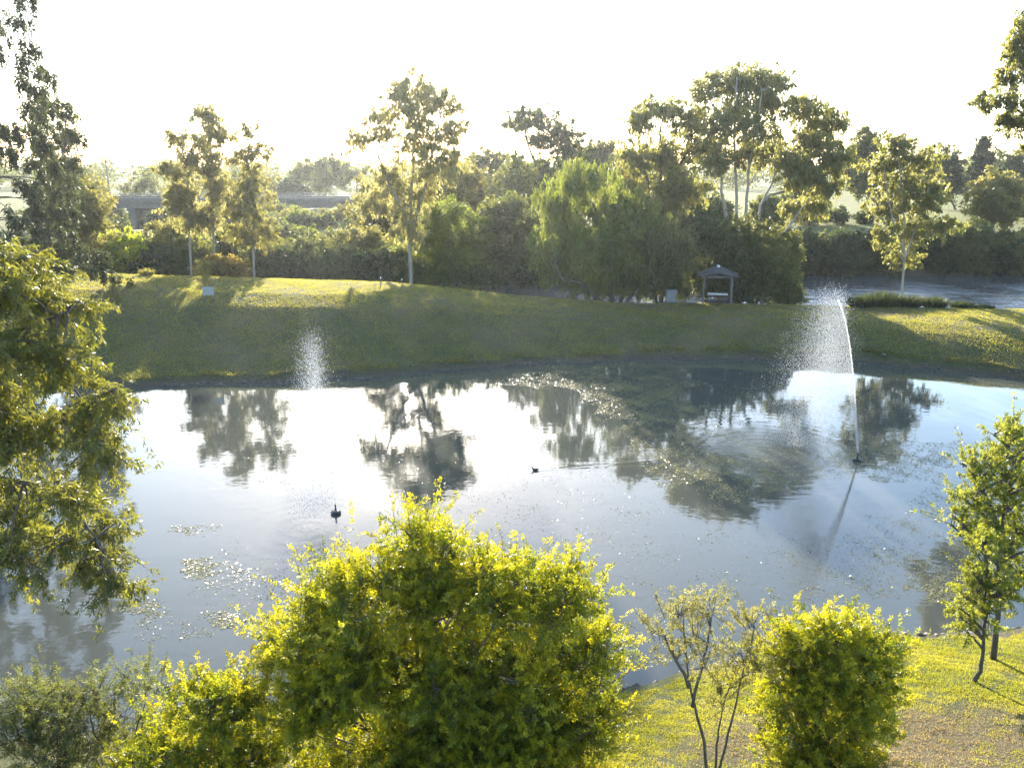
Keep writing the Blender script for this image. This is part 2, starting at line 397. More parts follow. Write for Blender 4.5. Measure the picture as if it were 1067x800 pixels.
def spline(P, n):
    P = np.asarray(P, float); m_ = len(P)
    if m_ < 3: return P[0]+(P[-1]-P[0])*np.linspace(0,1,n)[:,None]
    E = np.vstack([2*P[0]-P[1], P, 2*P[-1]-P[-2]]); u = np.linspace(0, m_-1-1e-6, n); i = u.astype(int); f = (u-i)[:,None]
    a, b, c, d = E[i], E[i+1], E[i+2], E[i+3]
    return .5*((2*b)+(c-a)*f+(2*a-5*b+4*c-d)*f**2+(3*b-a-3*c+d)*f**3)
def puffs_of(c, r, k):
    g = R.normal(size=(k,3))*.56; q = np.linalg.norm(g, axis=1, keepdims=True)
    return c + g*np.minimum(1, 1.45/np.maximum(q,1e-6))*r

def crown_points(clumps, k_puff, puff_r, n_leaf, flat=.75):
    """clumps: list of (centre, radii); leaf positions gathered in small puffs inside the clumps, so that gaps stay between them"""
    vol = np.array([np.prod(r)**(2/3) for _, r in clumps]); share = vol/vol.sum()
    P, O, PC = [], [], []
    for (c, r), s in zip(clumps, share):
        loose = int(n_leaf*s*.22)
        g = R.normal(size=(loose,3))*.5; q_ = np.linalg.norm(g, axis=1, keepdims=True); g = g*np.minimum(1, 1.35/np.maximum(q_,1e-6))
        # the loose leaves follow uneven strands rather than an even cloud
        wv = np.sin(g[:,0]*7+c[0]*3)*np.sin(g[:,1]*6+c[1])+np.sin(g[:,2]*8+c[2]*2)*.8+R.normal(size=loose)*.7
        g = g[wv > -.35]; P.append(c+g*r); O.append(nrm(g+1e-6))
        k = max(3, int(round(k_puff*s))); n = max(8, int(n_leaf*s*.85/k))
        pc = puffs_of(c, r*.88, k)
        for q in pc:                       # each puff is a spray: a short leafy bough pointing outwards
            out = nrm(q-c+1e-6)*.7+rdir(1)[0]*.8+np.array([0,0,.25]); out = out/np.linalg.norm(out)
            ls = puff_r*R.uniform(1.0,3.0)
            m_ = max(3, int(n*R.uniform(.4,1.6)))
            u = R.random((m_,1))**.8
            d = out*u*ls+R.normal(size=(m_,3))*puff_r*.27*(1.25-.7*u)
            d[:,2] -= (u[:,0]*ls)**2*.12
            P.append(q-out*ls*.35+d); O.append(nrm(d-out*u*ls*.6+out*.4)); PC.append((c, q))
    return np.concatenate(P), np.concatenate(O), PC

def leaf_dirs(style, O, n):
    if style == 'gum':
        return nrm(O*.35+rdir(n)*.45+np.array([0,0,-.85])), rdir(n)
    if style == 'weep':
        return nrm(rdir(n)*.25+np.array([0,0,-1.0])), rdir(n)
    if style == 'needle':
        return nrm(O+rdir(n)*.4+np.array([0,0,-.15])), rdir(n)
    return nrm(O*.6+rdir(n)*.8+np.array([0,0,.1])), rdir(n)

def tree(name, label, cat, base, trunks, clumps, mat, bark, n_leaf, leaf, wid, k_puff, puff_r, style='round', tr=.22, group=None,
         limb_r=.06, twigs=False, strand=0, part=('trunk','crown')):
    """base xyz; trunks: list of world polylines (first point near the base); clumps: list of (world centre, radii xyz)"""
    base = np.asarray(base, float)
    n_leaf = int(n_leaf*DENS[0]*(1.25 if style == 'gum' else 1.5)); k_puff = int(k_puff*DENS[1]); puff_r *= DENS[2]; leaf *= DENS[3]; wid *= DENS[4]; tr *= .72; limb_r *= .62
    root = empty(name, base); tag(root, label, cat, group)
    cl = [(np.asarray(c, float)-base, np.asarray(r, float)) for c, r in clumps]
    tb = MB(); tp = []
    for T_ in trunks:
        P = np.asarray(T_, float)-base
        tt = np.linspace(0, 1, max(8, 4*len(P)))
        Q = spline(P, len(tt))
        H = np.linalg.norm(P[-1]-P[0])
        Q[1:-1] += R.normal(size=(len(Q)-2,3))*H*.004
        Q[0,2] -= .3
        rad = tr*(1-.78*tt)**.9
        rad[0] *= 1.35
        tb.tube(Q, rad, 8); tp.append(Q)
    allp = np.concatenate(tp)
    P, O, PC = crown_points(cl, k_puff, puff_r, n_leaf)
    for c, r in cl:
        dz = (c[2]-allp[:,2]); hd = np.linalg.norm(allp[:,:2]-c[:2], axis=1)
        cost = np.abs(dz-hd*.75) + hd*.55 + np.where(dz < 0, 5, 0)
        a = allp[np.argmin(cost)]
        Lm = np.linalg.norm(c-a)
        if Lm > .15:
            tb.tube(bez(a, c, .06, 7), np.linspace(min(limb_r*1.25, tr*.6), limb_r*.35, 7), 6)
    for c, q in PC:
        if R.random() < (.9 if twigs else .45):
            tb.tube(bez(c, q, .05, 4), np.linspace(limb_r*.35, limb_r*.12, 4), 4, cap=False)
    tb.build(part[0], bark, root, smooth=True)
    if strand:
        k = strand; n = len(P)
        Pn = np.repeat(P, k, 0); st = np.tile(np.arange(k), n)
        Pn = Pn + np.stack([R.normal(size=len(Pn))*.06, R.normal(size=len(Pn))*.06, -st*leaf*.75], 1)
        P = Pn; O = np.repeat(O, k, 0)
    n = len(P)
    D, N = leaf_dirs(style, O, n)
    rn = .5+.22*np.sin(P[:,0]*1.1+P[:,2]*.9)+R.normal(size=n)*.24
    me = leaves_mesh(part[1], P, D, N, leaf*R.uniform(.65,1.35,n), wid*R.uniform(.7,1.3,n), rn)
    link_mesh(part[1], me, mat, root)
    return root

def pc(Y, lst, dj=.0, depth=.85, sat=False):
    """clumps from where they stand in the picture and how deep in the scene the tree stands; each gets a real depth of its own"""
    out = []
    for e in lst:
        px, py, rx, ry = e[:4]
        y = Y + (e[4] if len(e) > 4 else R.uniform(-dj, dj))
        s = ppm(px, py, y)
        c = at(px, py, y); rr = np.array([rx*s, max(.3,(rx+ry)/2*s*depth), ry*s])
        out.append((c, rr*(.78 if sat else .96)))
        for q in range(5 if sat else 0):       # smaller boughs break up the outline
            d = rdir(1)[0]; d[2] = abs(d[2])*R.choice([1,1,-.7])
            out.append((c+nrm(d)*rr*R.uniform(.65,1.0), rr*R.uniform(.22,.48,3)))
    return out
def pl(*pts): return [at(*p) for p in pts]
def foot(px, Y):
    x = at(px, 300, Y)[0]
    return np.array([x, Y, gz(x, Y)])

DENS = (2.7, 3.6, 1.05, 1.22, 1.45)
BANK = 'trees along the far bank of the pond'
# --- big airy gum left of the middle
b = foot(430, 76)
tree('gum_tree', 'tall airy gum tree with pale sparse crown in the glare, left of the middle', 'tree', b,
     [[b, at(428,230,76), at(430,160,76), at(436,85,76)], [at(428,240,76), at(445,185,75), at(460,115,74.5)], [at(428,235,76), at(405,190,77), at(386,140,78)]],
     pc(76, [(425,92,26,20),(455,108,28,22),(395,128,24,17),(470,140,19,18),(432,138,22,22),(374,148,13,11),(450,172,28,17),(410,188,24,18),(392,212,21,15),(440,200,18,14),(425,230,20,20),(470,168,12,12),(415,110,16,12)], 2.6),
     M['gum_pale'], M['pale_bark'], 8200, .30, .075, 130, .55, 'gum', .30, BANK, .075)
# --- three slender gums
for px, Y, trn, cl, lab in (
    (197,77,[(196,200),(190,140)], [(185,143,13,9),(197,168,11,12),(178,176,16,8),(190,200,17,16),(203,225,17,15),(180,215,10,10)], 'slender pale gum tree, leftmost of three before the bridge, airy and lowest-topped'),
    (222,78,[(221,190),(218,112)], [(214,119,13,10),(226,138,15,12),(209,150,9,11),(222,170,13,19),(226,200,10,18),(218,228,12,12)], 'slender gum tree, middle and tallest of the three before the bridge'),
    (264,76,[(263,200),(260,128)], [(258,134,11,9),(268,155,13,11),(254,165,13,13),(262,190,21,20),(257,220,25,20),(271,243,20,15),(250,245,15,12)], 'slender gum tree with full olive skirt, rightmost of the three before the bridge')):
    b = foot(px, Y)
    tree('gum_tree', lab, 'tree', b, [[b]+[at(a,c,Y) for a,c in trn]], pc(Y, cl, 1.3), M['gum_pale'] if px != 264 else M['olive'], M['pale_bark'], 3600, .26, .07, 85, .42, 'gum', .17, 'slender gums before the bridge', .05)
# --- left: dark tree, bushy tree
b = foot(52, 72)
tree('cypress_pine', 'dark clumpy upright tree with open top beside the drooping conifer at left', 'tree', b, [[b, at(50,180,72), at(46,100,72)], [at(52,220,72), at(66,160,72), at(70,115,72)]],
     pc(72, [(45,108,8,9),(66,118,9,9),(39,138,11,9),(71,148,10,11),(54,168,13,11),(76,173,10,9),(48,200,16,13),(70,193,14,11),(60,232,18,13),(40,222,12,12)], 1.2), M['dark'], M['bark'], 6500, .2, .07, 110, .38, 'round', .2, BANK, .06)
b = foot(95, 76)
tree('acacia_tree', 'rounded olive bushy tree beside the dark clumpy tree, in front of the bridge end', 'tree', b, [[b, at(93,230,76), at(92,195,76)]],
     pc(76, [(92,200,18,14),(82,220,20,18),(100,222,16,20),(90,245,22,16)], 1.5), M['olive'], M['bark'], 4500, .2, .08, 60, .5, 'round', .16, BANK, .05)
# --- middle trees
b = foot(470, 80)
tree('wattle_tree', 'yellow-green bushy tree right of the tall airy gum', 'tree', b, [[b, at(468,260,80), at(466,225,80)]],
     pc(80, [(465,228,28,17),(448,252,26,20),(487,250,26,20),(470,278,32,20)], 1.8), M['willow'], M['bark'], 6500, .22, .08, 80, .6, 'round', .18, BANK, .06)
b = foot(527, 82)
tree('wattle_tree', 'mid green bushy tree between the yellow-green tree and the weeping tree', 'tree', b, [[b, at(528,260,82), at(528,215,82)]],
     pc(82, [(528,220,24,15),(510,240,19,17),(547,245,20,18),(530,270,27,18)], 1.8), M['bush'], M['bark'], 6000, .22, .1, 75, .6, 'round', .18, BANK, .06)
b = foot(566, 112)
tree('umbrella_gum', 'flat-topped tall gum with umbrella crown rising behind the weeping tree', 'tree', b, [[b, at(566,210,112), at(563,165,112), at(560,118,112)], [at(566,200,112), at(580,165,112), at(587,138,112)], [at(566,190,112), at(550,150,112), at(546,130,112)]],
     pc(112, [(560,122,26,10),(585,138,20,11),(543,128,16,9),(592,155,15,11),(565,148,16,9),(560,182,20,20),(576,205,24,18)], 2), M['dark'], M['bark'], 7500, .3, .1, 90, .6, 'gum', .3, BANK, .08)
# --- weeping tree by the shelter
b = foot(640, 71)
tree('weeping_tree', 'large weeping tree with hanging green curtains left of the picnic shelter', 'tree', b,
     [[b, at(636,290,71), at(625,240,71), at(612,190,71)], [b, at(655,285,71), at(668,240,71)], [b, at(610,298,70.5), at(585,290,70), at(575,262,70)], [b, at(670,290,71), at(700,262,71)]],
     pc(71, [(607,183,32,18),(582,213,22,24),(637,212,32,24),(590,250,36,26),(640,255,40,30),(662,230,28,28),(600,285,34,14),(640,288,38,16)], 2.2),
     M['willow'], M['bark'], 4200, .24, .06, 170, .45, 'weep', .26, BANK, .09, strand=4)
b = foot(690, 70.5)
tree('weeping_tree', 'lower darker weeping tree between the large weeping tree and the picnic shelter', 'tree', b,
     [[b, at(690,280,70.5), at(688,245,70.5)], [b, at(678,285,70.5), at(668,262,70.5)]],
     pc(70.5, [(688,250,32,24),(668,272,26,22),(705,272,24,24),(690,290,30,16)], 1.6),
     M['bush'], M['bark'], 2600, .2, .045, 90, .5, 'weep', .2, BANK, .07, strand=4)
# --- tall gums on the right
b = foot(690, 79)
tree('gum_tree', 'broad dark gum crown on the left side of the pale trunked gum', 'tree', b, [[b, at(690,220,79), at(688,160,79), at(690,112,79)], [at(690,230,79), at(705,180,79), at(728,140,79)], [at(690,225,79), at(672,180,79), at(664,140,79)]],
     pc(79, [(688,112,24,11),(668,128,16,14),(720,122,20,16),(662,163,18,16),(695,162,28,20),(712,195,28,20),(680,198,24,18),(735,150,18,18),(655,190,14,12)], 2.6),
     M['gum'], M['bark'], 8600, .28, .09, 150, .55, 'gum', .3, BANK, .09)
b = foot(772, 74)
tree('gum_tree', 'tallest gum with pale bare trunks and high airy crown behind the picnic shelter', 'tree', b,
     [[b, at(768,240,74), at(766,160,74), at(768,80,74)], [b, at(756,235,74), at(752,180,74.5), at(750,120,75)], [b, at(776,235,74), at(782,170,73.5), at(794,95,73)]],
     pc(74, [(760,83,28,16),(790,83,26,14),(733,95,17,9),(802,105,18,13),(770,112,28,14),(750,130,20,14),(788,133,24,17),(800,160,20,16),(745,165,18,14),(816,85,9,11),(775,160,16,12)], 2.6),
     M['gum'], M['pale_bark'], 7200, .28, .08, 160, .5, 'gum', .27, BANK, .085)
b = foot(786, 72.5)
tree('gum_tree', 'leaning pale-limbed gum spreading to the right behind the picnic shelter', 'tree', b,
     [[b, at(788,245,72.5), at(797,205,72.5), at(822,160,72.5), at(842,120,72.5)], [b, at(800,265,72), at(822,235,71.5), at(846,205,71.5)], [at(797,205,72.5), at(825,195,73), at(858,165,73)]],
     pc(72.5, [(840,113,20,13),(863,130,16,16),(848,150,22,16),(870,165,17,16),(838,180,20,15),(860,194,18,13),(822,165,14,13),(828,215,12,10),(852,215,12,8)], 2.2),
     M['gum'], M['pale_bark'], 6400, .26, .08, 120, .48, 'gum', .2, BANK, .075)
# --- dense bushes under the gums
for px, Y, cl, lab, mt in ((748,70.5,[(742,245,22,22),(755,270,26,24),(738,288,18,22),(762,295,26,20)], 'dense dark bush with creepers directly behind the picnic shelter', 'dark'),
                       (790,71,[(780,250,26,22),(800,272,26,22),(782,292,26,22),(805,300,22,18)], 'dense olive bush right of the picnic shelter under the pale trunks', 'bush'),
                       (822,73,[(817,262,14,18),(815,285,14,20),(822,308,12,10)], 'narrow bush at the river edge beside the fountain spray', 'bush')):
    b = foot(px, Y)
    tree('bush', lab, 'bush', b, [[b, at(px,290,Y), at(px,255,Y)]], pc(Y, cl, 1.0), M[mt], M['bark'], 8000, .18, .085, 90, .45, 'round', .12, 'bushes under the far bank gums', .04)
# --- bank tree in front of the river
b = foot(944, 73)
tree('young_gum', 'slim pale-trunked tree with open green crown standing before the river', 'tree', b, [[b, at(942,250,73), at(940,200,73), at(936,148,73)], [at(942,270,73), at(955,235,73), at(968,195,73)], [at(942,260,73), at(928,220,73), at(922,175,73)]],
     pc(73, [(934,150,19,11),(952,165,23,14),(918,172,16,11),(940,193,28,16),(924,216,20,13),(962,212,20,16),(976,190,13,11),(950,240,23,13),(986,234,16,10),(922,246,14,11),(940,265,16,10)], 1.8),
     M['gum'], M['pale_bark'], 7000, .22, .09, 120, .42, 'gum', .14, BANK, .05)
# --- right edge gum that reaches into the frame
b = foot(1130, 56)
tree('gum_tree', 'gum tree at the right edge with dark leafy sprays reaching into the sky', 'tree', b, [[b, at(1120,200,56), at(1105,100,56), at(1085,20,56)], [at(1115,170,56), at(1080,130,56), at(1045,105,56)], [at(1105,110,56), at(1070,70,56), at(1050,50,56)]],
     pc(56, [(1052,78,14,14),(1060,48,13,16),(1025,106,14,7),(1046,102,14,8),(1058,128,14,10),(1066,25,12,14),(1085,60,20,20),(1090,110,24,20),(1110,150,28,20),(1080,155,16,10),(1105,20,26,26),(1045,122,10,6)], 1.6),
     M['gum'], M['bark'], 9500, .2, .065, 170, .34, 'gum', .26, BANK, .06)
# --- behind the river
for px, Y, trn, cl, lab, mt, st in (
    (905,135,(905,160),[(905,150,16,13),(897,172,14,16),(914,175,14,14),(905,195,16,12)], 'round-headed tree across the river left of the slim bank tree', 'bush', 'round'),
    (985,175,(985,160),[(985,165,16,13),(975,185,14,16),(998,185,14,16),(985,200,16,10)], 'dark tree across the field right of the slim bank tree', 'dark', 'round'),
    (1026,165,(1026,150),[(1026,152,5,8),(1025,165,9,9),(1026,180,12,10),(1027,195,14,9)], 'dark pointed conifer across the field near the right edge', 'conifer', 'round'),
    (1055,185,(1055,165),[(1050,172,14,12),(1068,172,16,14),(1058,190,22,12)], 'dark spreading tree at the far field edge behind the rounded pasture tree', 'dark', 'round'),
    (1040,112,(1039,200),[(1039,193,20,12),(1030,208,16,14),(1050,210,18,14),(1040,222,24,10)], 'rounded olive pasture tree alone on the bank across the river at right', 'olive', 'round'),
    (510,130,(510,170),[(510,172,24,15),(496,190,20,16),(526,192,20,16),(512,210,26,16)], 'hazy broad tree behind the mid green bushy trees, left of the umbrella gum', 'bush', 'round'),
    (625,125,(625,160),[(625,160,18,10),(612,175,14,12),(642,172,16,12),(628,190,22,14)], 'hazy tree behind the top of the large weeping tree', 'olive', 'round'),
    (455,150,(455,185),[(455,188,22,12),(470,200,20,12),(440,205,18,14)], 'hazy low tree seen through the tall airy gum', 'bush', 'round'),
    (340,190,(340,170),[(325,176,22,9),(348,172,20,9),(365,180,18,9),(310,184,16,8),(340,190,34,10)], 'broad hazy tree on the hill behind the road bridge', 'bush', 'round')):
    b = foot(px, Y)
    tree('field_tree', lab, 'tree', b, [[b, at(trn[0], (trn[1]+230)/2 if trn[1] < 180 else 225, Y), at(trn[0], trn[1], Y)]], pc(Y, cl, 1.5), M[mt], M['bark'], 5200, .32, .16, 70, .75, st, .28, 'trees across the river', .09)

# --- more trees across the river in the middle, and dark trees round the bridge
more = [(395,106,184,30,'olive','hazy olive tree across the river left of the tall airy gum trunk'),(440,112,180,28,'bush','hazy green tree across the river right behind the tall airy gum trunk'),
        (482,106,166,28,'olive','hazy olive tree across the river above the yellow-green bushy tree'),(540,104,160,28,'bush','hazy green tree across the river below the umbrella gum'),
        (600,122,150,26,'bush','hazy tree across the river right of the umbrella gum trunk'),(655,110,158,28,'bush','hazy tree across the river behind the broad dark gum crown'),
        (712,108,182,26,'dark','dark tree across the river between the broad dark gum and the pale trunks'),(745,118,205,18,'bush','low tree across the river seen between the pale bare trunks'),
        (800,112,205,16,'bush','small tree across the river behind the leaning pale-limbed gum'),(838,120,184,20,'bush','tree across the river under the leaning gum right limb'),
        (88,172,176,24,'bush','hazy tree beyond the bridge left of the tall utility pole'),(150,176,178,26,'bush','hazy tree beyond the bridge right of the tall utility pole'),(196,170,172,24,'bush','hazy tree beyond the bridge behind the leftmost slender gum'),
        (250,178,178,26,'bush','hazy tree beyond the bridge behind the slender gums at right'),(298,176,184,24,'dark','hazy dark tree beyond the bridge right of the slender gums'),
        (80,140,214,20,'dark','dark tree in front of the bridge at its left end'),(172,142,218,20,'dark','dark tree in front of the bridge right of the pier'),(212,136,214,20,'bush','green tree in front of the bridge behind the slender gums'),
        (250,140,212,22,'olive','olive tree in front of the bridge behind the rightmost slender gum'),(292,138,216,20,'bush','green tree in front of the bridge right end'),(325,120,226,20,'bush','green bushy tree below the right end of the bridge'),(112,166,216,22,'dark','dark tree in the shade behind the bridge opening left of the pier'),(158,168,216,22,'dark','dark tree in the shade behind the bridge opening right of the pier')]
for px, Y, top, r, mt, lab in more:
    b = foot(px, Y); yb = 400-FPX*math.tan(PITCH-math.atan((CAMZ-b[2])/Y)); h = yb-top
    cl = [(px+R.uniform(-3,3), top+h*.16, r*.62, h*.15), (px-r*.45, top+h*.36, r*.6, h*.2), (px+r*.45, top+h*.38, r*.62, h*.2), (px, top+h*.55, r*.9, h*.2), (px+R.uniform(-5,5), top+h*.78, r*.8, h*.2)]
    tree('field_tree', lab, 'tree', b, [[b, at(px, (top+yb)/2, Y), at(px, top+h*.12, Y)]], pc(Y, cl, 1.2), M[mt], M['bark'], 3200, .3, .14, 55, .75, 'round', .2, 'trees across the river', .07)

# --- shrub thicket along the river behind the crest (left to middle)
thicket = [(20,78,246,26,'dark'),(62,80,252,22,'dark'),(92,79,250,24,'bush'),(122,79,242,27,'lime'),(158,80,256,26,'dark'),(180,84,226,24,'olive'),(196,80,250,24,'bush'),(232,79,270,20,'rust'),
           (238,86,240,22,'bush'),(282,82,250,24,'bush'),(306,80,262,24,'dark'),(330,84,242,26,'bush'),(350,80,258,26,'bush'),(378,84,236,26,'olive'),(392,80,262,22,'dark'),
           (412,81,256,20,'bush'),(440,80,272,22,'olive'),(505,79,280,22,'bush'),(545,79,280,22,'dark'),(560,83,250,20,'willow'),(445,90,232,24,'olive'),(500,92,228,26,'willow')]
descr = ['dark shrub lowest left beside the drooping conifer','dark dense shrub under the clumpy dark tree','green shrub left of the bright lime shrub','bright lime-green shrub in full sun below the bridge pier',
 'dark shrub right of the bright lime shrub','olive shrub with fluffy top just right of the bridge pier','leafy shrub between the bridge pier and the slender gums','low orange-tinged shrub at the foot of the middle slender gum',
 'tall green shrub behind the orange-tinged shrub','green shrub right of the rightmost slender gum','dark low shrub in front, below the road bridge','green tall shrub below the right end of the road bridge',
 'grey-green shrub in front, left of the tall airy gum','olive shrub below the sunlit road bank','dark shrub at the left foot of the tall airy gum','green shrub directly behind the tall airy gum trunk',
 'low olive shrub at the right foot of the tall airy gum','low green shrub below the yellow-green bushy tree','dark low shrub at the left edge of the weeping tree','yellow-green tall shrub left of the weeping tree top',
 'olive shrub behind the tall airy gum at right','yellow-green shrub behind the two bushy trees']
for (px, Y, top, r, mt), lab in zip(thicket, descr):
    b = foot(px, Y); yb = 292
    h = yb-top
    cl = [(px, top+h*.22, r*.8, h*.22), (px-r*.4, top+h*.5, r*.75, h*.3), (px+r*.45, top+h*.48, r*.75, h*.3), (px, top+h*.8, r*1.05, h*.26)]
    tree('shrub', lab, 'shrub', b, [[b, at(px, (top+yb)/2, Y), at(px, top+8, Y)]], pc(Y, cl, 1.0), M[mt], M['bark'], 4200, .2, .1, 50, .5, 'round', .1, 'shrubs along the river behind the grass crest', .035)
# --- hazy shrubs on the opposite river bank behind the thicket
for i, px in enumerate(range(56, 815, 22)):
    px = px+R.uniform(-6,6); Y = R.uniform(106.5,111); top = 236+R.uniform(-12,10); r = R.uniform(15,20); b = foot(px, Y); yb = 276; h = yb-top
    cl = [(px, top+h*.22, r*.7, h*.2), (px-r*.45, top+h*.45, r*.65, h*.26), (px+r*.45, top+h*.48, r*.65, h*.26), (px, top+h*.8, r*.9, h*.22)]
    tree('shrub', 'hazy olive green shrub of the far thicket across the river behind the near bank shrubs', 'shrub', b, [[b, at(px, (top+yb)/2, Y), at(px, top+7, Y)]], pc(Y, cl, .8), M[('olive','bush','willow','bush','dark')[i % 5]], M['bark'], 2600, .22, .11, 40, .55, 'round', .1, 'hazy shrubs of the far thicket', .03)
for i, px in enumerate(range(236, 430, 20)):
    px = px+R.uniform(-5,5); Y = R.uniform(121,129); top = 222+R.uniform(-8,7); r = R.uniform(13,17); b = foot(px, Y); h = 34
    cl = [(px, top+h*.25, r*.7, h*.22), (px-r*.45, top+h*.5, r*.65, h*.26), (px+r*.45, top+h*.5, r*.65, h*.26), (px, top+h*.8, r*.9, h*.22)]
    tree('shrub', 'hazy sunlit shrub on the rise below the right part of the road bridge', 'shrub', b, [[b, at(px, top+h*.6, Y), at(px, top+7, Y)]], pc(Y, cl, .8), M[('olive','willow','bush')[i % 3]], M['bark'], 2200, .24, .12, 40, .55, 'round', .1, 'hazy shrubs below the road bridge', .03)
# --- shrubs on the other bank of the river, right
row = [(832,240,'dark'),(856,246,'bush'),(880,238,'dark'),(905,244,'dark'),(930,240,'bush'),(958,246,'dark'),(985,238,'dark'),(1012,232,'bush'),(1040,240,'dark'),(1066,238,'olive')]
rl = ['first, beside the leaning gum','second, right of the leaning gum','third, with a raised dark top','fourth, left of the slim tree','fifth, directly behind the slim tree','sixth, right of the slim tree','seventh, broad and dark',
      'eighth, tall and lighter green','ninth, below the rounded pasture tree','tenth, olive, at the right edge']
for i, ((px, top, mt), lab) in enumerate(zip(row, rl)):
    Y = 104.0+R.uniform(-.6,1.5); b = foot(px, Y); yb = 282; h = yb-top; r = 21
    cl = [(px+R.uniform(-4,4), top+h*.22, r*.75, h*.2), (px-9, top+h*.5, r*.75, h*.28), (px+9, top+h*.48, r*.75, h*.28), (px, top+h*.8, r, h*.24)]
    tree('shrub', 'dark shrub on the opposite river bank, '+lab, 'shrub', b, [[b, at(px, (top+yb)/2, Y), at(px, top+8, Y)]], pc(Y, cl, 1.0), M[mt], M['bark'], 4200, .24, .11, 50, .6, 'round', .1, 'shrubs on the opposite river bank', .035)
# --- small bushes on the field across the river
for px, py, Y, r, lab in ((865,224,122,9,'small bush in the dry field right of the leaning gum'),(893,226,122,7,'small bush in the dry field below the round-headed tree'),(1010,216,140,8,'small bush in the dry field right of the slim bank tree')):
    b = foot(px, Y); s = ppm(px, py, Y)
    tree('field_bush', lab, 'bush', b, [[b, b+[0,0,r*s]]], [(b+[0,0,r*s*.8], np.array([r*s,r*s,r*s*.9]))], M['dark'], M['bark'], 900, .22, .11, 18, .4, 'round', .07, 'small bushes in the field', .03)

# --- bunya-like conifer at the left edge
def conifer():
    b = np.array([-38.5, 60, gz(-38.5,60)]); top = 31.0
    root = empty('drooping_conifer', b); tag(root, 'tall dark conifer with tufted drooping branches cut by the left edge', 'tree', BANK)
    tb = MB(); t = np.linspace(0,1,14)
    P = np.stack([.15*np.sin(t*5), .1*np.sin(t*4), t*top-.3], 1); tb.tube(P, .42*(1-.9*t)+.02, 9)
    C, D = [], []
    z = 2.0
    while z < top-1:
        f = z/top
        n = 7 if f > .25 else 6
        for j in range(n):
            a = 2*PI*(j+R.uniform(-.3,.3))/n + z*1.3
            L = (8.0*(1-f)**.6+1.2)*R.uniform(.75,1.1)
            tt = np.linspace(0,1,8); rr = tt*L
            hz = np.stack([np.cos(a)*rr, np.sin(a)*rr, z+.22*L*tt-.36*L*tt**2.2], 1)
            tb.tube(hz, .055*(1-.75*tt), 5)
            m_ = int(3+L*1.15)
            for q in range(m_):
                s = R.uniform(.55,1.0)**.6
                base = np.array([np.interp(s, tt, hz[:,i]) for i in range(3)]) + R.normal(size=3)*[.3,.3,.12]
                k = R.integers(45,80); ln = R.uniform(.6,1.4)
                u = R.random((k,1))
                C.append(base+np.array([0,0,-1.0])*u*ln+R.normal(size=(k,3))*.10*(1.2-u*.6)); D.append(nrm(rdir(k)*.7+np.array([0,0,-.7])))
        z += R.uniform(1.2,1.7)
    tb.build('trunk', M['bark'], root, True)
    C = np.concatenate(C); D = np.concatenate(D); n = len(C)
    link_mesh('crown', leaves_mesh('crown', C, D, rdir(n), R.uniform(.22,.42,n), R.uniform(.07,.13,n), R.random(n)), M['conifer'], root)
conifer()

# --- far-off wood
def far_wood():
    C, L = [], []
    for x in np.arange(-420, 440, 6.5):
        for row_ in range(2):
            y = 290+row_*40+R.uniform(-14,14)+.1*abs(x); h = R.uniform(7,13)*(1.0 if x < 120 else 1.1)
            if abs(x+20) < 60: h *= 1.05
            n = 330
            d = rdir(n)*(R.random((n,1))**.4)*np.array([5.0,4.0,h*.5])
            C.append(np.array([x+R.uniform(-3,3), y, 4+h*.55])+d); L.append(np.full(n, 1.15))
    C = np.concatenate(C); n = len(C)
    me = leaves_mesh('far_wood', C, rdir(n), rdir(n), np.concatenate(L)*R.uniform(.6,1.3,n), R.uniform(.5,.9,n), .4+.3*np.sin(C[:,0]*.2)+R.normal(size=n)*.15)
    tag(link_mesh('far_wood', me, M['bush']), 'distant hazy wood along the horizon beyond the fields', 'trees', kind='stuff')
far_wood()

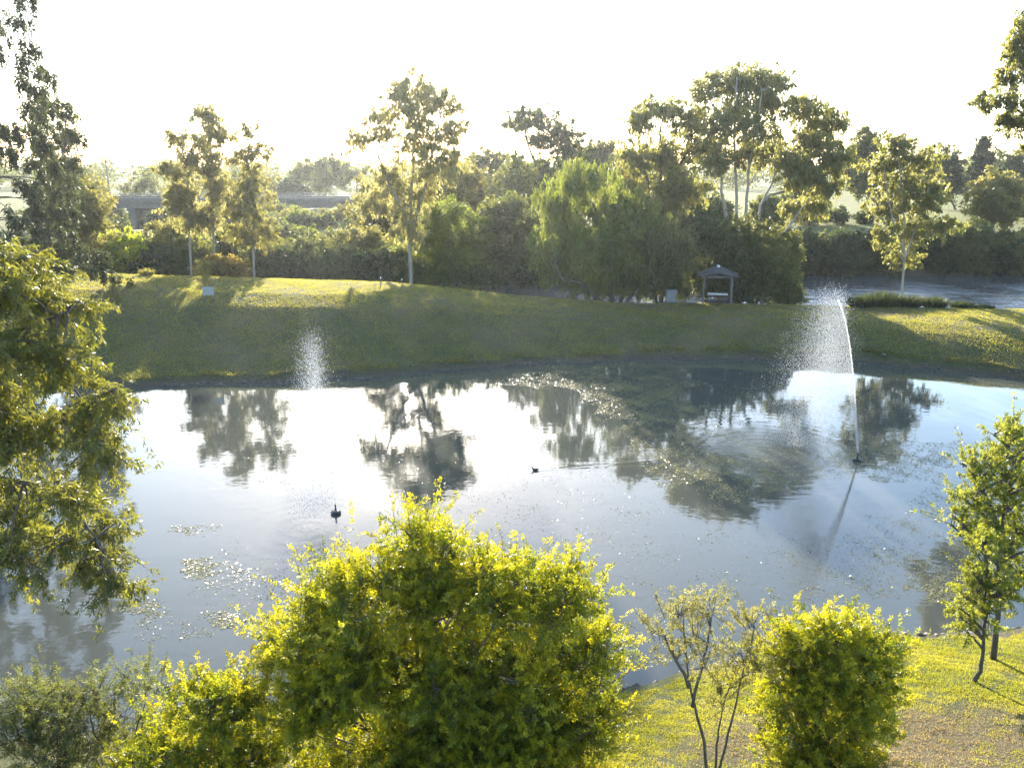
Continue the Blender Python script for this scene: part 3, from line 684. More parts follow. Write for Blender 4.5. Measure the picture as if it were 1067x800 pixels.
# ------------------------------------------------------------------ foreground plants
def twiggy(name, label, cat, base, stems, clumps, mat, n_twig, twig_len, leaf, wid, per, up=.55, ybias=.5, group=None, stem_r=.035, golden=True, droop=0.0, bark=None):
    """plants near enough to show their twigs: leaves sit in pairs along thin shoots that leave the clumps outwards and up"""
    base = np.asarray(base, float); root = empty(name, base); tag(root, label, cat, group)
    bark = bark or M['twig']
    cl = [(np.asarray(c, float)-base, np.asarray(r, float)) for c, r in clumps]
    tb = MB(); tp = []
    for T_ in stems:
        P = np.asarray(T_, float)-base; tt = np.linspace(0,1,14)
        Q = spline(P, 14)
        Q[1:-1] += R.normal(size=(12,3))*.0025*np.linalg.norm(P[-1]-P[0])
        Q[0,2] -= .12
        tb.tube(Q, stem_r*(1-.72*tt), 7); tp.append(Q)
    allp = np.concatenate(tp)
    vol = np.array([np.prod(r)**(2/3) for _, r in cl]); sh = vol/vol.sum()
    C, D, N, LL, RN = [], [], [], [], []
    for (c, r), s in zip(cl, sh):
        dz = c[2]-allp[:,2]; hd = np.linalg.norm(allp[:,:2]-c[:2], axis=1)
        a = allp[np.argmin(np.abs(dz-hd*.8)+hd*.5+np.where(dz < 0, 4, 0))] if droop < .3 else allp[np.argmin(np.linalg.norm(allp-c, axis=1))]
        tb.tube(bez(a, c, .05, 7), np.linspace(stem_r*.6, stem_r*.25, 7)*(1 if droop < .3 else .55), 6)
        ks = max(4, int(n_twig*s/9)); per_s = 9
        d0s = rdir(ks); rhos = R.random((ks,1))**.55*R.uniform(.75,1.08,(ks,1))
        s0 = c+d0s*rhos*r*.88
        sd = nrm(nrm(d0s*np.array([1,1,.8]))*.8+rdir(ks)*.45+np.array([0,0,up*1.15]))
        sL = twig_len*R.uniform(.7,1.9,(ks,1))*(1+.7*(R.random((ks,1)) < .12))
        for q in range(0, ks, 2):
            e = s0[q]+sd[q]*sL[q]*.98; e = e+np.array([0,0,-droop*(sL[q,0])**2])
            mdl = s0[q]+sd[q]*sL[q]*.5+np.array([0,0,-droop*(sL[q,0]*.5)**2])
            tb.tube(np.array([s0[q]-sd[q]*.1, mdl, e]), [stem_r*.13+.003, .005, .002], 4, cap=False)
        for q in s0[:max(3, ks//4)]:
            tb.tube(bez(c, q, .04, 4), np.linspace(stem_r*.28, stem_r*.12, 4), 4, cap=False)
        us = np.tile(np.linspace(.12,1,per_s), ks)[:,None]; k = ks*per_s
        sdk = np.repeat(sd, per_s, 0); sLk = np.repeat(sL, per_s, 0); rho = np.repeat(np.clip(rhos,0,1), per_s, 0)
        st = np.repeat(s0, per_s, 0)+sdk*sLk*us+np.array([0,0,-droop])*(sLk*us)**2
        td = nrm(sdk*.75+rdir(k)*.75+np.array([0,0,up*.3-droop*.6]))
        tl = twig_len*R.uniform(.3,.75,(k,1))*(1.1-.6*us)
        tw_r = np.repeat(R.normal(size=ks)*.055, per_s)+R.normal(size=k)*.03
        u = np.linspace(.04, 1.0, per)
        side = nrm(np.cross(td, rdir(k)))
        upv = np.cross(side, td)
        sag = -droop
        for j, uj in enumerate(u):
            p = st+td*tl*uj+np.array([0,0,1.0])*sag*(tl*uj)**2
            sgn = 1 if j % 2 else -1
            ld = nrm(side*sgn*.9+td*.55+upv*R.normal(size=(k,1))*.35-np.array([0,0,droop*1.2]))
            C.append(p+R.normal(size=(k,3))*leaf*.12); D.append(ld); N.append(nrm(upv+rdir(k)*.5))
            LL.append(leaf*R.uniform(.7,1.25,k)*(1-.35*uj))
            if golden:      # young shoot ends yellow, older leaves green; inner leaves darkened as painted interior shade
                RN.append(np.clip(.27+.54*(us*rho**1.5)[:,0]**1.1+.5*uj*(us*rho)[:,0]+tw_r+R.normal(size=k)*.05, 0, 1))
            else: RN.append(np.clip(.45+tw_r*2+R.normal(size=k)*.2, 0, 1))
    tb.build('stems', bark, root, True)
    C, D, N, LL, RN = map(np.concatenate, (C, D, N, LL, RN))
    link_mesh('foliage', leaves_mesh('foliage', C, D, N, LL, LL*wid, RN), mat, root)
    return root

def footn(px, Y):
    x = at(px, 700, Y)[0]; return np.array([x, Y, gz(x, Y)])
# golden shrub, large, in the middle
R = np.random.default_rng(21)
b = footn(450, 12.5)
S = [(432,594,42,34),(430,568,24,18),(382,622,44,32),(342,648,36,34),(312,690,36,36),(472,622,56,44),(535,618,52,30),(588,630,40,34),(600,688,44,42),(540,690,58,48),(440,700,66,52),(362,715,64,52),(315,755,38,40),(600,752,44,40),(500,770,70,44),(400,785,70,36),
     (440,840,120,50),(560,830,80,44),(350,830,60,40),(342,622,14,24),(505,600,22,16),(470,735,60,40),(540,745,50,40),(430,765,60,36),(570,775,50,30),(500,790,70,26),(380,690,50,36),(500,690,50,36)]
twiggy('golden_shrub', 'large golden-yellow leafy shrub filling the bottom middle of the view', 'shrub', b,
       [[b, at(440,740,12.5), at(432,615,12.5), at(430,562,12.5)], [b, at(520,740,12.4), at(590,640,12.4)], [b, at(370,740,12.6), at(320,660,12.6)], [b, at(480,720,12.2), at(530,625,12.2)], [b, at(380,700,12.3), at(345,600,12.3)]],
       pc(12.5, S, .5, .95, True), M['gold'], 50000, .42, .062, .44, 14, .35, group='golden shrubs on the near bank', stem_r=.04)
b = footn(215, 12.2)
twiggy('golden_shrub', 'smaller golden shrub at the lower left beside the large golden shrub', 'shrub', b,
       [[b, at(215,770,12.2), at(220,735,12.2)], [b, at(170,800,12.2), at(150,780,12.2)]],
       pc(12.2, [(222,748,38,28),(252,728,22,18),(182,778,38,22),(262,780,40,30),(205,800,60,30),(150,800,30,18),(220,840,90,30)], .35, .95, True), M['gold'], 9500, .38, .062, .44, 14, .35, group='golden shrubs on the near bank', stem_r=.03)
b = footn(856, 13.3)
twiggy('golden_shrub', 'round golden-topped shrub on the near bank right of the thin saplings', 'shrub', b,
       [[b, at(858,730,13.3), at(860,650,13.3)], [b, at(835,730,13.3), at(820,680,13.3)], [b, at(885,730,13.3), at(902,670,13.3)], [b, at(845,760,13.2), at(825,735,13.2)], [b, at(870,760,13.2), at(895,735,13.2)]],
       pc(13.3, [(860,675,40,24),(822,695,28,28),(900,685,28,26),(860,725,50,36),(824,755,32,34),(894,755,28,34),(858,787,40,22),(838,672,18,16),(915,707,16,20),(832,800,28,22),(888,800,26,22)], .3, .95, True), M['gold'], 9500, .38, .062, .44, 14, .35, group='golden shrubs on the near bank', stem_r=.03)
# thin saplings
b = footn(748, 12.7)
twiggy('sapling', 'thin forked sapling with sparse olive leaves leaning left over the pond edge', 'sapling', b,
       [[b, at(733,770,12.7), at(722,730,12.7), at(716,690,12.7), at(712,640,12.7)], [at(722,730,12.7), at(735,680,12.7), at(742,640,12.7)], [at(718,710,12.7), at(700,680,12.7), at(690,655,12.7)]],
       pc(12.7, [(706,640,22,17),(738,634,18,13),(690,662,16,11),(726,662,20,12),(732,688,12,12),(705,685,14,10)], .3), M['olive'], 800, .26, .06, .3, 9, .6, group='thin saplings on the near bank', golden=False, stem_r=.035)
b = footn(754, 12.9)
twiggy('sapling', 'slim leaning sapling between the forked sapling and the round golden shrub', 'sapling', b,
       [[b, at(760,760,12.9), at(772,710,12.9), at(786,655,12.9)], [b, at(748,765,12.9), at(756,725,12.9)]],
       pc(12.9, [(786,652,16,15),(772,680,18,18),(762,712,18,20),(792,695,14,16),(752,735,10,14)], .3), M['olive'], 800, .26, .06, .32, 9, .6, group='thin saplings on the near bank', golden=False, stem_r=.03)
# bushes at the lower left
for px, Y, cl, lab in ((40,13.2,[(35,728,34,20),(60,750,30,24),(20,765,34,26),(45,790,44,26)], 'wispy olive bush in the bottom left corner at the water edge'),
                   (120,13.6,[(100,722,34,16),(150,712,32,14),(178,722,16,16),(125,745,40,20),(95,775,36,24),(140,775,30,22),(110,805,50,24)], 'wispy olive bush left of the smaller golden shrub')):
    b = footn(px, Y)
    twiggy('wispy_bush', lab, 'bush', b, [[b, at(px,770,Y), at(px,725,Y)], [b, at(px-18,770,Y), at(px-28,735,Y)], [b, at(px+20,770,Y), at(px+34,722,Y)]], pc(Y, cl, .5), M['bush'], 3000, .3, .062, .28, 9, .6,
           group='wispy bushes at the lower left', golden=False, stem_r=.025)
# right bank trees
b = footn(1019, 16.7); b[0] = onz(1019,716,gz(b[0],16.7))[0]
twiggy('young_tree', 'small young tree with thin bare trunk nearest on the right bank', 'tree', b,
       [[b, at(1023,690,16.7), at(1026,650,16.7), at(1028,600,16.7)]],
       pc(16.7, [(1020,598,20,20),(1030,638,22,17),(1008,622,14,14),(1028,570,20,18),(1005,650,12,10),(1045,618,12,16)], .3, .85, True), M['bottle'], 1150, .26, .07, .42, 10, .35, group='young trees on the right bank', golden=False, stem_r=.06, bark=M['bark'])
b = footn(1036, 18.3); b[0] = at(1036,682,18.3)[0]
twiggy('young_tree', 'taller young tree with full bright crown behind the small one on the right bank', 'tree', b,
       [[b, at(1040,620,18.3), at(1045,540,18.3), at(1050,465,18.3)], [at(1042,590,18.3), at(1060,560,18.3), at(1075,540,18.3)], [at(1044,560,18.3), at(1028,520,18.3), at(1018,500,18.3)]],
       pc(18.3, [(1050,463,24,18),(1032,490,28,22),(1012,518,22,20),(1050,528,28,27),(1004,548,12,12),(1040,568,24,18),(1064,598,20,20),(1070,500,24,26),(1075,555,20,24),(1062,470,20,18)], .6, .85, True), M['bottle'], 3300, .3, .075, .42, 11, .35, group='young trees on the right bank', golden=False, stem_r=.08, bark=M['bark'])
# drooping gum at the left edge, its trunk outside the frame
b = footn(-120, 13.0)
twiggy('drooping_gum', 'near gum tree with long drooping sunlit leaves down the left edge', 'tree', b,
       [[b, at(-110,600,13), at(-70,420,13), at(-20,300,13)], [at(-90,480,13), at(0,460,13), at(90,420,13)], [at(-80,480,13), at(0,498,13), at(60,515,13), at(100,560,13)], [at(-60,400,13), at(10,350,13), at(70,325,13)]],
       pc(13, [(30,298,34,28),(72,322,24,18),(20,355,36,28),(62,378,34,24),(104,418,26,20),(60,438,38,28),(20,448,36,32),(106,478,26,18),(60,518,36,20),(20,538,30,24),(102,545,24,14),(98,582,18,14),(118,604,16,16),(62,568,24,14),(20,585,20,10),(-20,400,40,60),(-30,300,40,40),(10,275,24,14),(-20,500,40,50)], .8, .85, True),
       M['gum_near'], 8600, .30, .125, .21, 9, -.15, golden=False, droop=.6, stem_r=.06, bark=M['bark'])

# ------------------------------------------------------------------ grass
def grass(name, label, pts, hgt, wid, cols, trans, seg=3):
    n = len(pts); k = seg
    P = np.repeat(pts, k, 0); m_ = len(P)
    P = P+np.stack([R.normal(size=m_)*.03, R.normal(size=m_)*.03, np.zeros(m_)], 1)
    D = nrm(np.stack([R.normal(size=m_)*.5, R.normal(size=m_)*.5, np.ones(m_)], 1))
    me = leaves_mesh(name, P, D, rdir(m_), hgt*R.uniform(.5,1.4,m_), wid, np.repeat(.5+.25*np.sin(pts[:,0]*1.3+pts[:,1]*1.7), k)+R.normal(size=m_)*.22, .05)
    mt = leaf_mat(name+'_blade', cols, trans, .45, .5, .25, 1.1, 1.15)
    tag(link_mesh(name, me, mt), label, 'grass', kind='stuff')
def scatter(n, x0, x1, y0, y1):
    return R.uniform(x0,x1,n), R.uniform(y0,y1,n)
def clumpy(X, Y, s, seed=0): return np.sin(X*s+seed)*np.sin(Y*s*1.2+1.7*seed)+.6*np.sin(X*s*2.3+Y*s*1.9+seed)+.4*np.sin(X*s*5.1-Y*s*4.3)
X, Y = scatter(300000, 1.5, 15.5, 11.8, 20.6)
Z = hmap(X, Y)
worn = np.clip(1-((X-9.3)/3.2)**2-((Y-14.0)/2.0)**2, 0, 1)+np.clip(1-((X-6.0)/3.4)**2-((Y-14.2)/1.6)**2, 0, 1)
keep = (Z > .32) & (R.random(len(X)) < .6+.22*clumpy(X,Y,1.6,2)+.2*clumpy(X,Y,6,2)-.7*worn)
G1 = np.stack([X,Y,Z+bumps(X,Y)*.8-.01], 1)[keep]
grass('grass', 'short yellow-green lawn on the near bank', G1, .04, .010, [(.10,.11,.02),(.16,.155,.03),(.23,.195,.06)], [(.33,.36,.035),(.50,.46,.06)])
X, Y = scatter(430000, -48, 46, 47, 70)
Z = hmap(X, Y); keep = (Z > .2) & (Y > yf(X)+.35+.25*R.random(len(X))) & (Y < yc(X)+2) & (R.random(len(X)) < .66+.26*clumpy(X,Y,.55,5)+.14*clumpy(X,Y,2.3,1))
G2 = np.stack([X,Y,Z+bumps(X,Y)*.8-.02], 1)[keep]
grass('grass', 'mown grass on the far bank', G2, .075, .028, [(.045,.046,.025),(.075,.072,.036),(.125,.11,.06)], [(.42,.42,.05),(.64,.56,.09)], 2)
X, Y = scatter(60000, 1.5, 15.5, 11.8, 20.4); Z = hmap(X, Y)
worn = np.clip(1-((X-9.3)/3.6)**2-((Y-14.0)/2.3)**2, 0, 1)+np.clip(1-((X-6.0)/3.8)**2-((Y-14.2)/1.9)**2, 0, 1)
keep = (Z > .2) & (R.random(len(X)) < .0+.45*worn+.10*clumpy(X,Y,1.1,4))
G3 = np.stack([X,Y,Z+bumps(X,Y)*.8-.008], 1)[keep]
grass('grass', 'dry tan grass stubble on the worn part of the near bank', G3, .042, .012, [(.13,.10,.05),(.22,.165,.085),(.32,.25,.14)], [(.3,.22,.09),(.45,.34,.16)])
# leaf litter on the worn patch
X, Y = scatter(5200, 2, 14, 11.8, 17); keep = R.random(len(X)) < .25+np.clip(1-((X-8.5)/4.5)**2-((Y-14)/2.4)**2, 0, 1); X, Y = X[keep], Y[keep]; n = len(X)
lm = leaves_mesh('leaf_litter', np.stack([X,Y,hmap(X,Y)+bumps(X,Y)*.8+.012],1), nrm(np.stack([R.normal(size=n),R.normal(size=n),R.normal(size=n)*.2],1)), np.tile([0,0,1.0],(n,1))+R.normal(size=(n,3))*.3, R.uniform(.03,.08,n), R.uniform(.015,.03,n), R.random(n))
tag(link_mesh('leaf_litter', lm, leaf_mat('dry_leaf', [(.1,.07,.04),(.2,.14,.08),(.32,.25,.16)], [(.2,.13,.05),(.3,.2,.08)], .25, .6, .2, 1, 1)), 'dry leaf litter on the worn patch of the near bank', 'leaf litter', kind='stuff')

# stones, sticks and clods along the far and near waterlines
def shore():
    n = 2600; X = R.uniform(-46,46,n); near = R.random(n) < .2
    X = np.where(near, R.uniform(2,16,n), X)
    Y = np.where(near, yn(X)-np.abs(R.normal(size=n))*.22+.05, yf(X)+np.abs(R.normal(size=n))*.35-.1)
    Z = np.maximum(hmap(X,Y), -.02)
    keep = R.random(n) < .5+.5*np.sin(X*1.9)*np.sin(X*.7+1); X, Y, Z = X[keep], Y[keep], Z[keep]; n = len(X)
    sz = np.stack([R.uniform(.04,.16,n), R.uniform(.04,.12,n), R.uniform(.02,.07,n)], 1)*np.where(R.random(n) < .08, 1.9, 1.0)[:,None]
    V = np.stack([X,Y,Z],1)[:,None]+OCT[None]*sz[:,None,:]*R.uniform(.7,1.3,(n,6,1))
    Fc = (OF[None]+np.arange(n)[:,None,None]*6).reshape(-1,3)
    tag(link_mesh('shore_stones', raw_mesh('shore_stones', V.reshape(-1,3), Fc, True), plain_mat('muddy_stone', (.05,.042,.033), (.17,.145,.11), 9, .9)), 'small muddy stones and clods along the pond waterline', 'stones', kind='stuff')
    # rank grass hanging over the edge
    m_ = 9000; X = R.uniform(-46,46,m_); Y = yf(X)+.45+np.abs(R.normal(size=m_))*.3; keep = R.random(m_) < .35+.65*np.sin(X*.8+1)*np.sin(X*2.1); X, Y = X[keep], Y[keep]
    grass('grass', 'rank grass fringe along the far waterline', np.stack([X,Y,hmap(X,Y)-.02],1), .16, .04, [(.05,.06,.02),(.09,.085,.035),(.16,.13,.06)], [(.2,.2,.05),(.32,.28,.08)], 3)
OCT = np.array([[1,0,0],[-1,0,0],[0,1,0],[0,-1,0],[0,0,1],[0,0,-1]], float)
OF = np.array([[0,2,4],[2,1,4],[1,3,4],[3,0,4],[2,0,5],[1,2,5],[3,1,5],[0,3,5]])
shore()

# tussocks on the crest at the right, each a clump of long blades
def tussock(px, Y, rx, h, lab, n=700):
    rx *= .95; h *= 1.25; Y += 1.3
    x = at(px,320,Y)[0]; b = np.array([x,Y,gz(x,Y)])
    root = empty('grass_tussock', b); tag(root, lab, 'grass tussock', 'tussocks on the river edge')
    a = R.uniform(0,2*PI,n); rr = R.random(n)**.6
    C = np.stack([np.cos(a)*rr*rx*.75, np.sin(a)*rr*rx*.5, np.zeros(n)-.05], 1)
    D = nrm(np.stack([np.cos(a)*rr*.8, np.sin(a)*rr*.8, np.ones(n)],1)+R.normal(size=(n,3))*.16)
    link_mesh('blades', leaves_mesh('blades', C, D, rdir(n), h*R.uniform(.6,1.2,n), .07, R.random(n)), M['conifer'] if n > 300 else M['olive'], root)
for px, Y, rx, h, lab in ((896,62.6,.9,.75,'low dark grass tussock nearest the fountain spray'),(921,62.9,1.2,1.05,'largest dark grass tussock on the crest before the slim tree'),(946,62.8,1.1,.9,'dark grass tussock right of the largest one'),
                          (974,62.6,.85,.8,'round dark grass tussock standing alone in the middle of the row'),(1002,62.4,.8,.6,'small grass tussock right of the lone round one'),(1024,62.2,.9,.4,'lowest flat grass tussock at the right end of the row'),(906,62.9,.9,.8,'dark grass tussock between the low one and the largest')):
    tussock(px, Y, rx, h, lab)
tuft = tussock(157, 67.6, .6, .5, 'small yellow grass tuft on the left crest below the dark shrubs', 200)

# floating weed
def weed():
    polys = [(640,395,90,14,.75,2600),(705,440,60,30,.9,3200),(650,415,50,20,.9,2600),(730,485,60,20,.8,2000),(775,505,55,18,.5,900),(850,470,110,34,.35,1500),(940,480,70,22,.55,1500),(590,395,60,12,.5,700),
             (215,592,28,10,.9,800),(150,632,26,10,.7,400),(235,645,22,9,.7,380),(170,655,40,14,.25,250),(240,610,45,30,.12,350),(960,560,70,40,.22,500),(990,610,45,16,.7,700),(900,600,80,30,.1,300),
             (330,600,90,40,.08,350),(300,470,200,50,.03,350),(600,520,160,50,.035,420),(800,600,200,50,.03,400),(330,500,70,8,.15,200),(1010,520,50,20,.3,300),(60,520,60,12,.3,250),(205,552,25,6,.6,250),(850,420,120,20,.2,800)]
    C = []
    for px, py, rx, ry, dens, n in polys:
        n = int(n*(3.2 if px > 580 else 1.7))
        a = R.uniform(0,2*PI,n*2); rr = np.sqrt(R.random(n*2))*(1+.25*np.sin(a*3+px)+.15*np.sin(a*7))
        q = np.array([onz(px+rx*r*math.cos(t), py+ry*r*math.sin(t)) for r, t in zip(rr, a)])
        nz = clumpy(q[:,0], q[:,1], 1.7, px)
        C.append(q[nz > R.normal(size=len(q))*.75+.35-dens*.5][:n])
    C = np.concatenate(C); n = len(C)
    C[:,2] = .004+R.random(n)*.008
    ok = (C[:,1] < yf(C[:,0])-.3) & (C[:,1] > yn(C[:,0])+.3); C = C[ok]; n = len(C)
    me = leaves_mesh('pond_weed', C, nrm(np.stack([R.normal(size=n),R.normal(size=n),R.normal(size=n)*.2],1)), np.tile([0,0,1.0],(n,1))+R.normal(size=(n,3))*.13, R.uniform(.02,.085,n), R.uniform(.02,.06,n), R.random(n), .02)
    tag(link_mesh('pond_weed', me, leaf_mat('floating_weed', [(.12,.12,.04),(.22,.20,.08),(.36,.32,.17)], [(.3,.28,.08),(.5,.44,.18)], .4, .3, .6, 1.2, 1.2)), 'floating yellowish weed and duckweed on the pond', 'pond weed', kind='stuff')
weed()

# ------------------------------------------------------------------ fountains
OCT = np.array([[1,0,0],[-1,0,0],[0,1,0],[0,-1,0],[0,0,1],[0,0,-1]], float)
OF = np.array([[0,2,4],[2,1,4],[1,3,4],[3,0,4],[2,0,5],[1,2,5],[3,1,5],[0,3,5]])
def fountain(label, c, apex, land, n, width, depth, rise=.34, jet=True):
    root = empty('pond_fountain', c); tag(root, label, 'fountain', 'floating fountains on the pond')
    f = MB(); f.lathe([(0.0,.0),(.12,-.09),(.18,-.03),(.2,.05),(.18,.10),(.08,.13),(0.0,.13)], n=24); f.build('float', M['black_plastic'], root, True)
    nz = MB(); nz.lathe([(0.0,.131),(.05,.131),(.046,.19),(.03,.23),(.026,.34),(.034,.355),(.034,.38),(.02,.385),(0.0,.385)], n=16); nz.build('nozzle', M['black_plastic'], root, True)
    apex = np.asarray(apex)-c; land = np.asarray(land)-c
    g = 9.8; z0 = .38; vz = math.sqrt(2*g*(apex[2]-z0)); t1 = vz/g; T_ = t1*2.0
    vh = land[:2]/T_
    # each drop leaves with its own speed and a little sideways, and the wind spreads the drops as they slow and fall
    k = 1-.5*R.random(n)**1.1; v = vz*np.sqrt(k)*(1+R.normal(size=n)*.022)
    tau = np.where(R.random(n) < rise, R.random(n)*v/g, v/g*(1+R.random(n)**.8))
    fall = np.clip(tau/(vz/g)-.55, 0, None)
    u = R.normal(size=n)*.22+.78
    hx = vh[0]*tau*(1-(1-u)*np.clip(fall*1.3,0,1)) + R.normal(size=n)*(.02+width*fall)
    hy = vh[1]*tau*(1-(1-u)*np.clip(fall*1.3,0,1)) + R.normal(size=n)*(.02+depth*fall)
    hz = z0+v*tau-g*tau**2/2
    P = np.stack([hx,hy,hz],1); ok = (P[:,2] > 0.02)
    sz = .0035+.006*R.random(n)**2.0
    P, sz = P[ok], sz[ok]
    m_ = len(P)
    V = P[:,None]+OCT[None]*sz[:,None,None]*np.array([1,1,1.9])
    Fc = (OF[None]+np.arange(m_)[:,None,None]*6).reshape(-1,3)
    o = link_mesh('spray', raw_mesh('spray', V.reshape(-1,3), Fc), M['spray'], root); o['kind'] = 'stuff'
    if not jet: return
    tt = np.linspace(0, t1*.78, 14)
    J = np.stack([vh[0]*tt, vh[1]*tt, z0+vz*tt-g*tt**2/2],1)
    jb = MB(); jb.tube(J, np.linspace(.012,.03,14)*R.uniform(.8,1.2,14), 7); jb.build('jet', M['jet'], root, True)
fountain('right fountain: tall thin jet rising past the far bank and blown left', FN['right'], at(862,306,FN['right'][1]), LAND['right'], 62000, .17, .17, .24)
fountain('left fountain in the sun glare: dark float and short white plume', FN['left'], at(338,344,FN['left'][1]), LAND['left'], 26000, .34, .25, .025, False)
# ------------------------------------------------------------------ duck
def duck():
    root = empty('duck', (DUCK[0], DUCK[1], 0)); root.rotation_euler = (0,0,PI); root.scale = (.62,.62,.62); tag(root, 'small dark duck swimming left on the pond with a wake', 'duck')
    bm = MB()
    prof = [(-.26,.10,.005),(-.22,.10,.03),(-.12,.075,.085),(0,.06,.115),(.1,.065,.105),(.17,.09,.07),(.2,.15,.045),(.21,.2,.04),(.235,.235,.047),(.27,.235,.04),(.295,.225,.012)]
    pts = np.array([(a,0,z) for a,z,_ in prof])
    bm.tube(pts, [r for *_, r in prof], 12); o = bm.build('body', M['duck'], root, True)
    s = o.modifiers.new('sub','SUBSURF'); s.levels = 1; s.render_levels = 2
    bk = MB(); bk.tube([(.285,0,.228),(.32,0,.222),(.345,0,.218)], [.014,.012,.006], 8); bk.build('beak', M['beak'], root, True)
duck()

# ------------------------------------------------------------------ picnic shelter
def shelter():
    Y = 66.5; x = at(746,318,Y)[0]; b = np.array([x,Y,gz(x,Y)])
    root = empty('picnic_shelter', b, math.radians(-12)); tag(root, 'small open picnic shelter with curved ridged blue-grey roof on posts', 'shelter')
    W_, D_, H_ = 2.5, 2.3, 2.15
    sl_ = MB(); sl_.box((0,0,.02),(2.9,2.7,.14)); sl_.build('slab', M['concrete'], root, bevel=.02)
    for sx in (-1,1):
        for sy in (-1,1):
            p = MB(); p.box((sx*W_/2*.86, sy*D_/2*.86, .09+H_/2),(.11,.11,H_-.0)); p.build('post', M['steel_dark'], root, bevel=.01)
    fr = MB()
    for sy in (-1,1): fr.box((0, sy*D_/2*.86, H_+.16),(W_*.98,.09,.16))
    for sx in (-1,1): fr.box((sx*W_/2*.86, 0, H_+.161),(.09,D_*.86-.10,.14))
    fr.build('roof_frame', M['steel_dark'], root, bevel=.008)
    # roof: hipped skirt with a raised bowed middle
    rf = MB(); n = 24
    xs_ = np.linspace(-1.62,1.62,n)
    def zr(u): a = abs(u)/1.62; return H_+.24+.66*(1-a**1.35)
    prof = [(u, zr(u)) for u in xs_]
    V = []
    for yy, k in ((-1.5,0.0),(-.62,1.0),(.62,1.0),(1.5,0.0)):
        for u, z in prof: V.append((u, yy, (H_+.24)+(z-H_-.24)*(.45+.55*k)))
    m_ = len(V)
    V += [(a,b_,c-.05) for a,b_,c in V]
    F_ = []
    for r in range(3):
        for i in range(n-1):
            q = (r*n+i, r*n+i+1, (r+1)*n+i+1, (r+1)*n+i); F_.append(q); F_.append(tuple(m_+j for j in q[::-1]))
    for i in range(n-1): F_ += [(i+1,i,m_+i,m_+i+1), (3*n+i,3*n+i+1,m_+3*n+i+1,m_+3*n+i)]
    for r in range(3): F_ += [(r*n,(r+1)*n,m_+(r+1)*n,m_+r*n), ((r+1)*n+n-1,r*n+n-1,m_+r*n+n-1,m_+(r+1)*n+n-1)]
    rf.add(V, F_); roof = rf.build('roof', M['roof'], root)
    rc = MB(); rc.box((0,0,H_+.24+.66+.03),(.22,1.3,.05)); rc.build('ridge_cap', M['white'], roof, bevel=.015)
    sp = MB(); sp.box((1.16,.2,1.1),(.06,1.4,2.0)); sp.build('side_screen', M['brick'], root, bevel=.01)
    # table and benches inside are a thing of their own
    t = empty('picnic_table', b+[.05,-.15,.09], math.radians(-12)); tag(t, 'pale picnic table with benches under the shelter roof', 'table')
    q = MB(); q.box((0,0,.74),(1.6,.75,.06)); q.build('tabletop', M['white'], t, bevel=.01)
    for sy in (-1,1):
        q = MB(); q.box((0,sy*.68,.44),(1.6,.28,.05)); q.build('bench', M['timber'], t, bevel=.01)
    for sx in (-1,1):
        q = MB(); q.box((sx*.55,0,.355),(.09,.3,.70)); q.box((sx*.55,0,.375),(.07,1.4,.08)); q.box((sx*.55,.68,.20),(.07,.07,.41)); q.box((sx*.55,-.68,.20),(.07,.07,.41)); q.build('leg', M['steel_dark'], t)
shelter()
def cabinet():
    Y = 67.0; x = at(699,318,Y)[0]; b = np.array([x,Y,gz(x,Y)])
    root = empty('barbecue_stand', b, math.radians(-8)); tag(root, 'grey box-shaped barbecue stand left of the picnic shelter', 'barbecue')
    q = MB(); q.box((0,0,.06),(1.0,.8,.2)); q.build('plinth', M['concrete'], root, bevel=.02)
    q = MB(); q.box((0,0,.60),(.82,.66,.88)); q.build('body', M['grey_metal'], root, bevel=.02)
    q = MB(); q.box((0,0,1.075),(.95,.78,.07)); q.build('lid', M['grey_metal'], root, bevel=.02)
    q = MB(); q.box((0,-.338,.55),(.6,.02,.6)); d = q.build('door', M['grey_metal'], root, bevel=.006)
    q = MB(); q.box((.22,-.36,.62),(.03,.03,.16)); q.build('handle', M['steel_dark'], d)
cabinet()
def sign():
    Y = 58.6; x = at(219,322,Y)[0]; b = np.array([x,Y,gz(x,Y)])
    root = empty('notice_sign', b, math.radians(6)); tag(root, 'blank grey notice sign on two posts on the left grass slope', 'sign')
    for sx in (-1,1):
        q = MB(); q.box((sx*.36,0,.55),(.07,.07,1.25)); q.build('post', M['steel_dark'], root)
    q = MB(); q.box((0,-.055,.85),(.78,.03,.62)); q.build('sign_board', M['sign_back'], root, bevel=.008)
sign()
# young staked trees on the slope
for px, Y, cl, lab in ((213,59.5,[(211,280,7,8),(214,292,5,5)],'thin young tree behind the notice sign on the slope'),(117,58.5,[(116,308,6,10),(119,320,5,6)],'thin young tree with stake on the left slope near the drooping gum')):
    x = at(px,320,Y)[0]; b = np.array([x,Y,gz(x,Y)])
    r = tree('young_tree', lab, 'tree', b, [[b, at(px,cl[0][1],Y)]], pc(Y, cl, .1), M['olive'], M['bark'], 380, .12, .04, 14, .3, 'round', .035, 'young trees on the left slope', .012)
    q = MB(); q.box((.22,-.05,.6),(.05,.05,1.3)); q.build('stake', M['timber'], r)
# small white markers on the crest
for px, Y, h, lab in ((397,65.2,.55,'small white marker post on the crest, left of the pair'),(419,65.4,.5,'small white marker post on the crest beside the airy gum trunk')):
    x = at(px,298,Y)[0]; b = np.array([x,Y,gz(x,Y)]); root = empty('marker_post', b); tag(root, lab, 'post', 'white marker posts on the crest')
    q = MB(); q.box((0,0,h/2-.05),(.08,.05,h)); q.build('post_shaft', M['timber'], root, bevel=.008)
    q = MB(); q.box((0,-.028,h-.06),(.11,.018,.13)); q.build('reflector', M['white'], root)

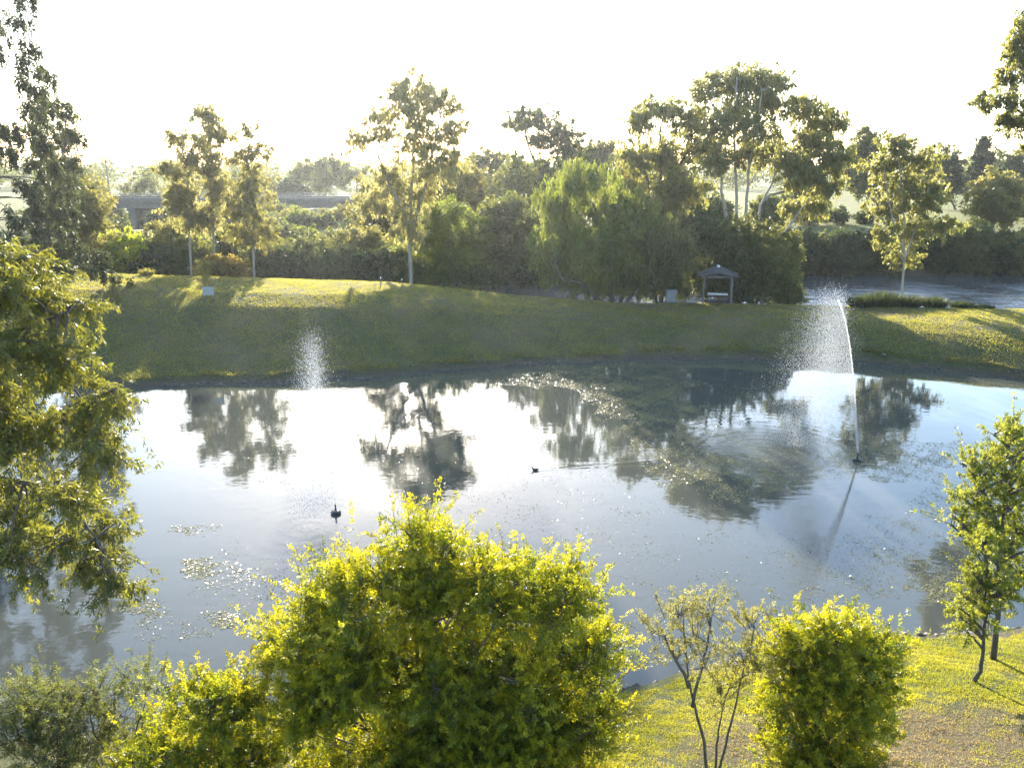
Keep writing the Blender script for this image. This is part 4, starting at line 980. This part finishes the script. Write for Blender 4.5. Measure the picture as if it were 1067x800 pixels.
# ------------------------------------------------------------------ bridge, poles, wires
def bridge():
    Y = 152.0; A = at(60,214,Y); B = at(400,214,Y+6)
    root = empty('road_bridge', (A[0],Y,0)); tag(root, 'long grey concrete road bridge with rails behind the trees on the left', 'bridge')
    zt = at(150,208,Y)[2]; L = B[0]-A[0]
    q = MB(); q.box((L/2,3.5,zt-.25),(L,7.4,.36)); q.build('deck', M['concrete'], root)
    q = MB(); q.box((L/2,3.5,zt-.066),(L,6.6,.006)); q.build('roadway', M['asphalt'], root)
    for yy in (.6,6.4):
        q = MB(); q.box((L/2,yy,zt-1.0),(L,.5,1.14)); q.build('girder', M['concrete'], root)
    for yy in (-.08,7.08):
        pr = MB(); pr.box((L/2,yy,zt+.12),(L,.22,.38)); par = pr.build('parapet', M['concrete'], root)
        rl_ = MB()
        for z in (.62,.92): rl_.box((L/2,yy,zt+z),(L,.07,.07))
        for k in np.arange(1.5, L, 3.0): rl_.box((k,yy,zt+.62),(.09,.09,.66))
        rl_.build('rail', M['grey_metal'], par)
    for px in (62,137,212,290,365):
        x = at(px,225,Y)[0]-A[0]; zb = gz(x+A[0],Y+3.5)-.6
        for yy in (.9,6.1):
            q = MB(); q.box((x,yy,(zb+zt-2.15)/2),(1.15,1.0,zt-2.15-zb)); q.build('pier', M['concrete'], root)
        q = MB(); q.box((x,3.5,zt-1.86),(1.5,7.0,.56)); q.build('pier_cap', M['concrete'], root)
bridge()
def pole(px, pyt, Y, lab):
    x = at(px,200,Y)[0]; b = np.array([x,Y,gz(x,Y)]); top = at(px,pyt,Y)[2]-b[2]
    root = empty('utility_pole', b); tag(root, lab, 'pole', 'utility poles along the road')
    q = MB(); q.tube([(0,0,-.3),(0,0,top/2),(0.02,0,top)], [.2,.17,.13], 10); q.build('shaft', M['timber'], root, True)
    q = MB(); q.box((0,0,top-.5),(2.0,.12,.14)); q.build('crossarm', M['timber'], root)
    return b+[0,0,top-.4]
p1 = pole(114, 167, 162, 'tall thin utility pole standing above the bridge at left')
p2 = pole(372, 184, 168, 'utility pole behind the tall airy gum above the bridge')
for z, k in ((.0,-.8),(-.0,.8),(-1.4,0)):
    for (a, c, side) in ((p1,p2,'right'),):
        t = np.linspace(0,1,20)[:,None]; P = a*(1-t)+c*t; P[:,2] += z-1.2*4*(t*(1-t))[:,0]; P[:,0] += 0; P[:,1] += k
        q = MB(); q.tube(P, .035, 5); o = q.build('power_cable', M['black_plastic'])
        hh = {(-.8):'front', .8:'back', 0:'lower'}[k]
        tag(o, f'{hh} power cable strung above the bridge to the {side} of the tall utility pole', 'cable', 'power cables along the road')

# ------------------------------------------------------------------ air
HAZE = 0.00014
m, n, out = new_mat('haze')
v = n.nodes.new('ShaderNodeVolumePrincipled'); v.inputs['Color'].default_value = (.88,.92,.97,1); v.inputs['Density'].default_value = HAZE
v.inputs['Anisotropy'].default_value = .68
n.links.new(v.outputs[0], out.inputs['Volume'])
hb = MB(); hb.box((0, 1240, 16.4), (5300, 2800, 49.2))
tag(hb.build('haze', m), 'thin sunlit morning haze over the river flat', 'haze', kind='stuff')
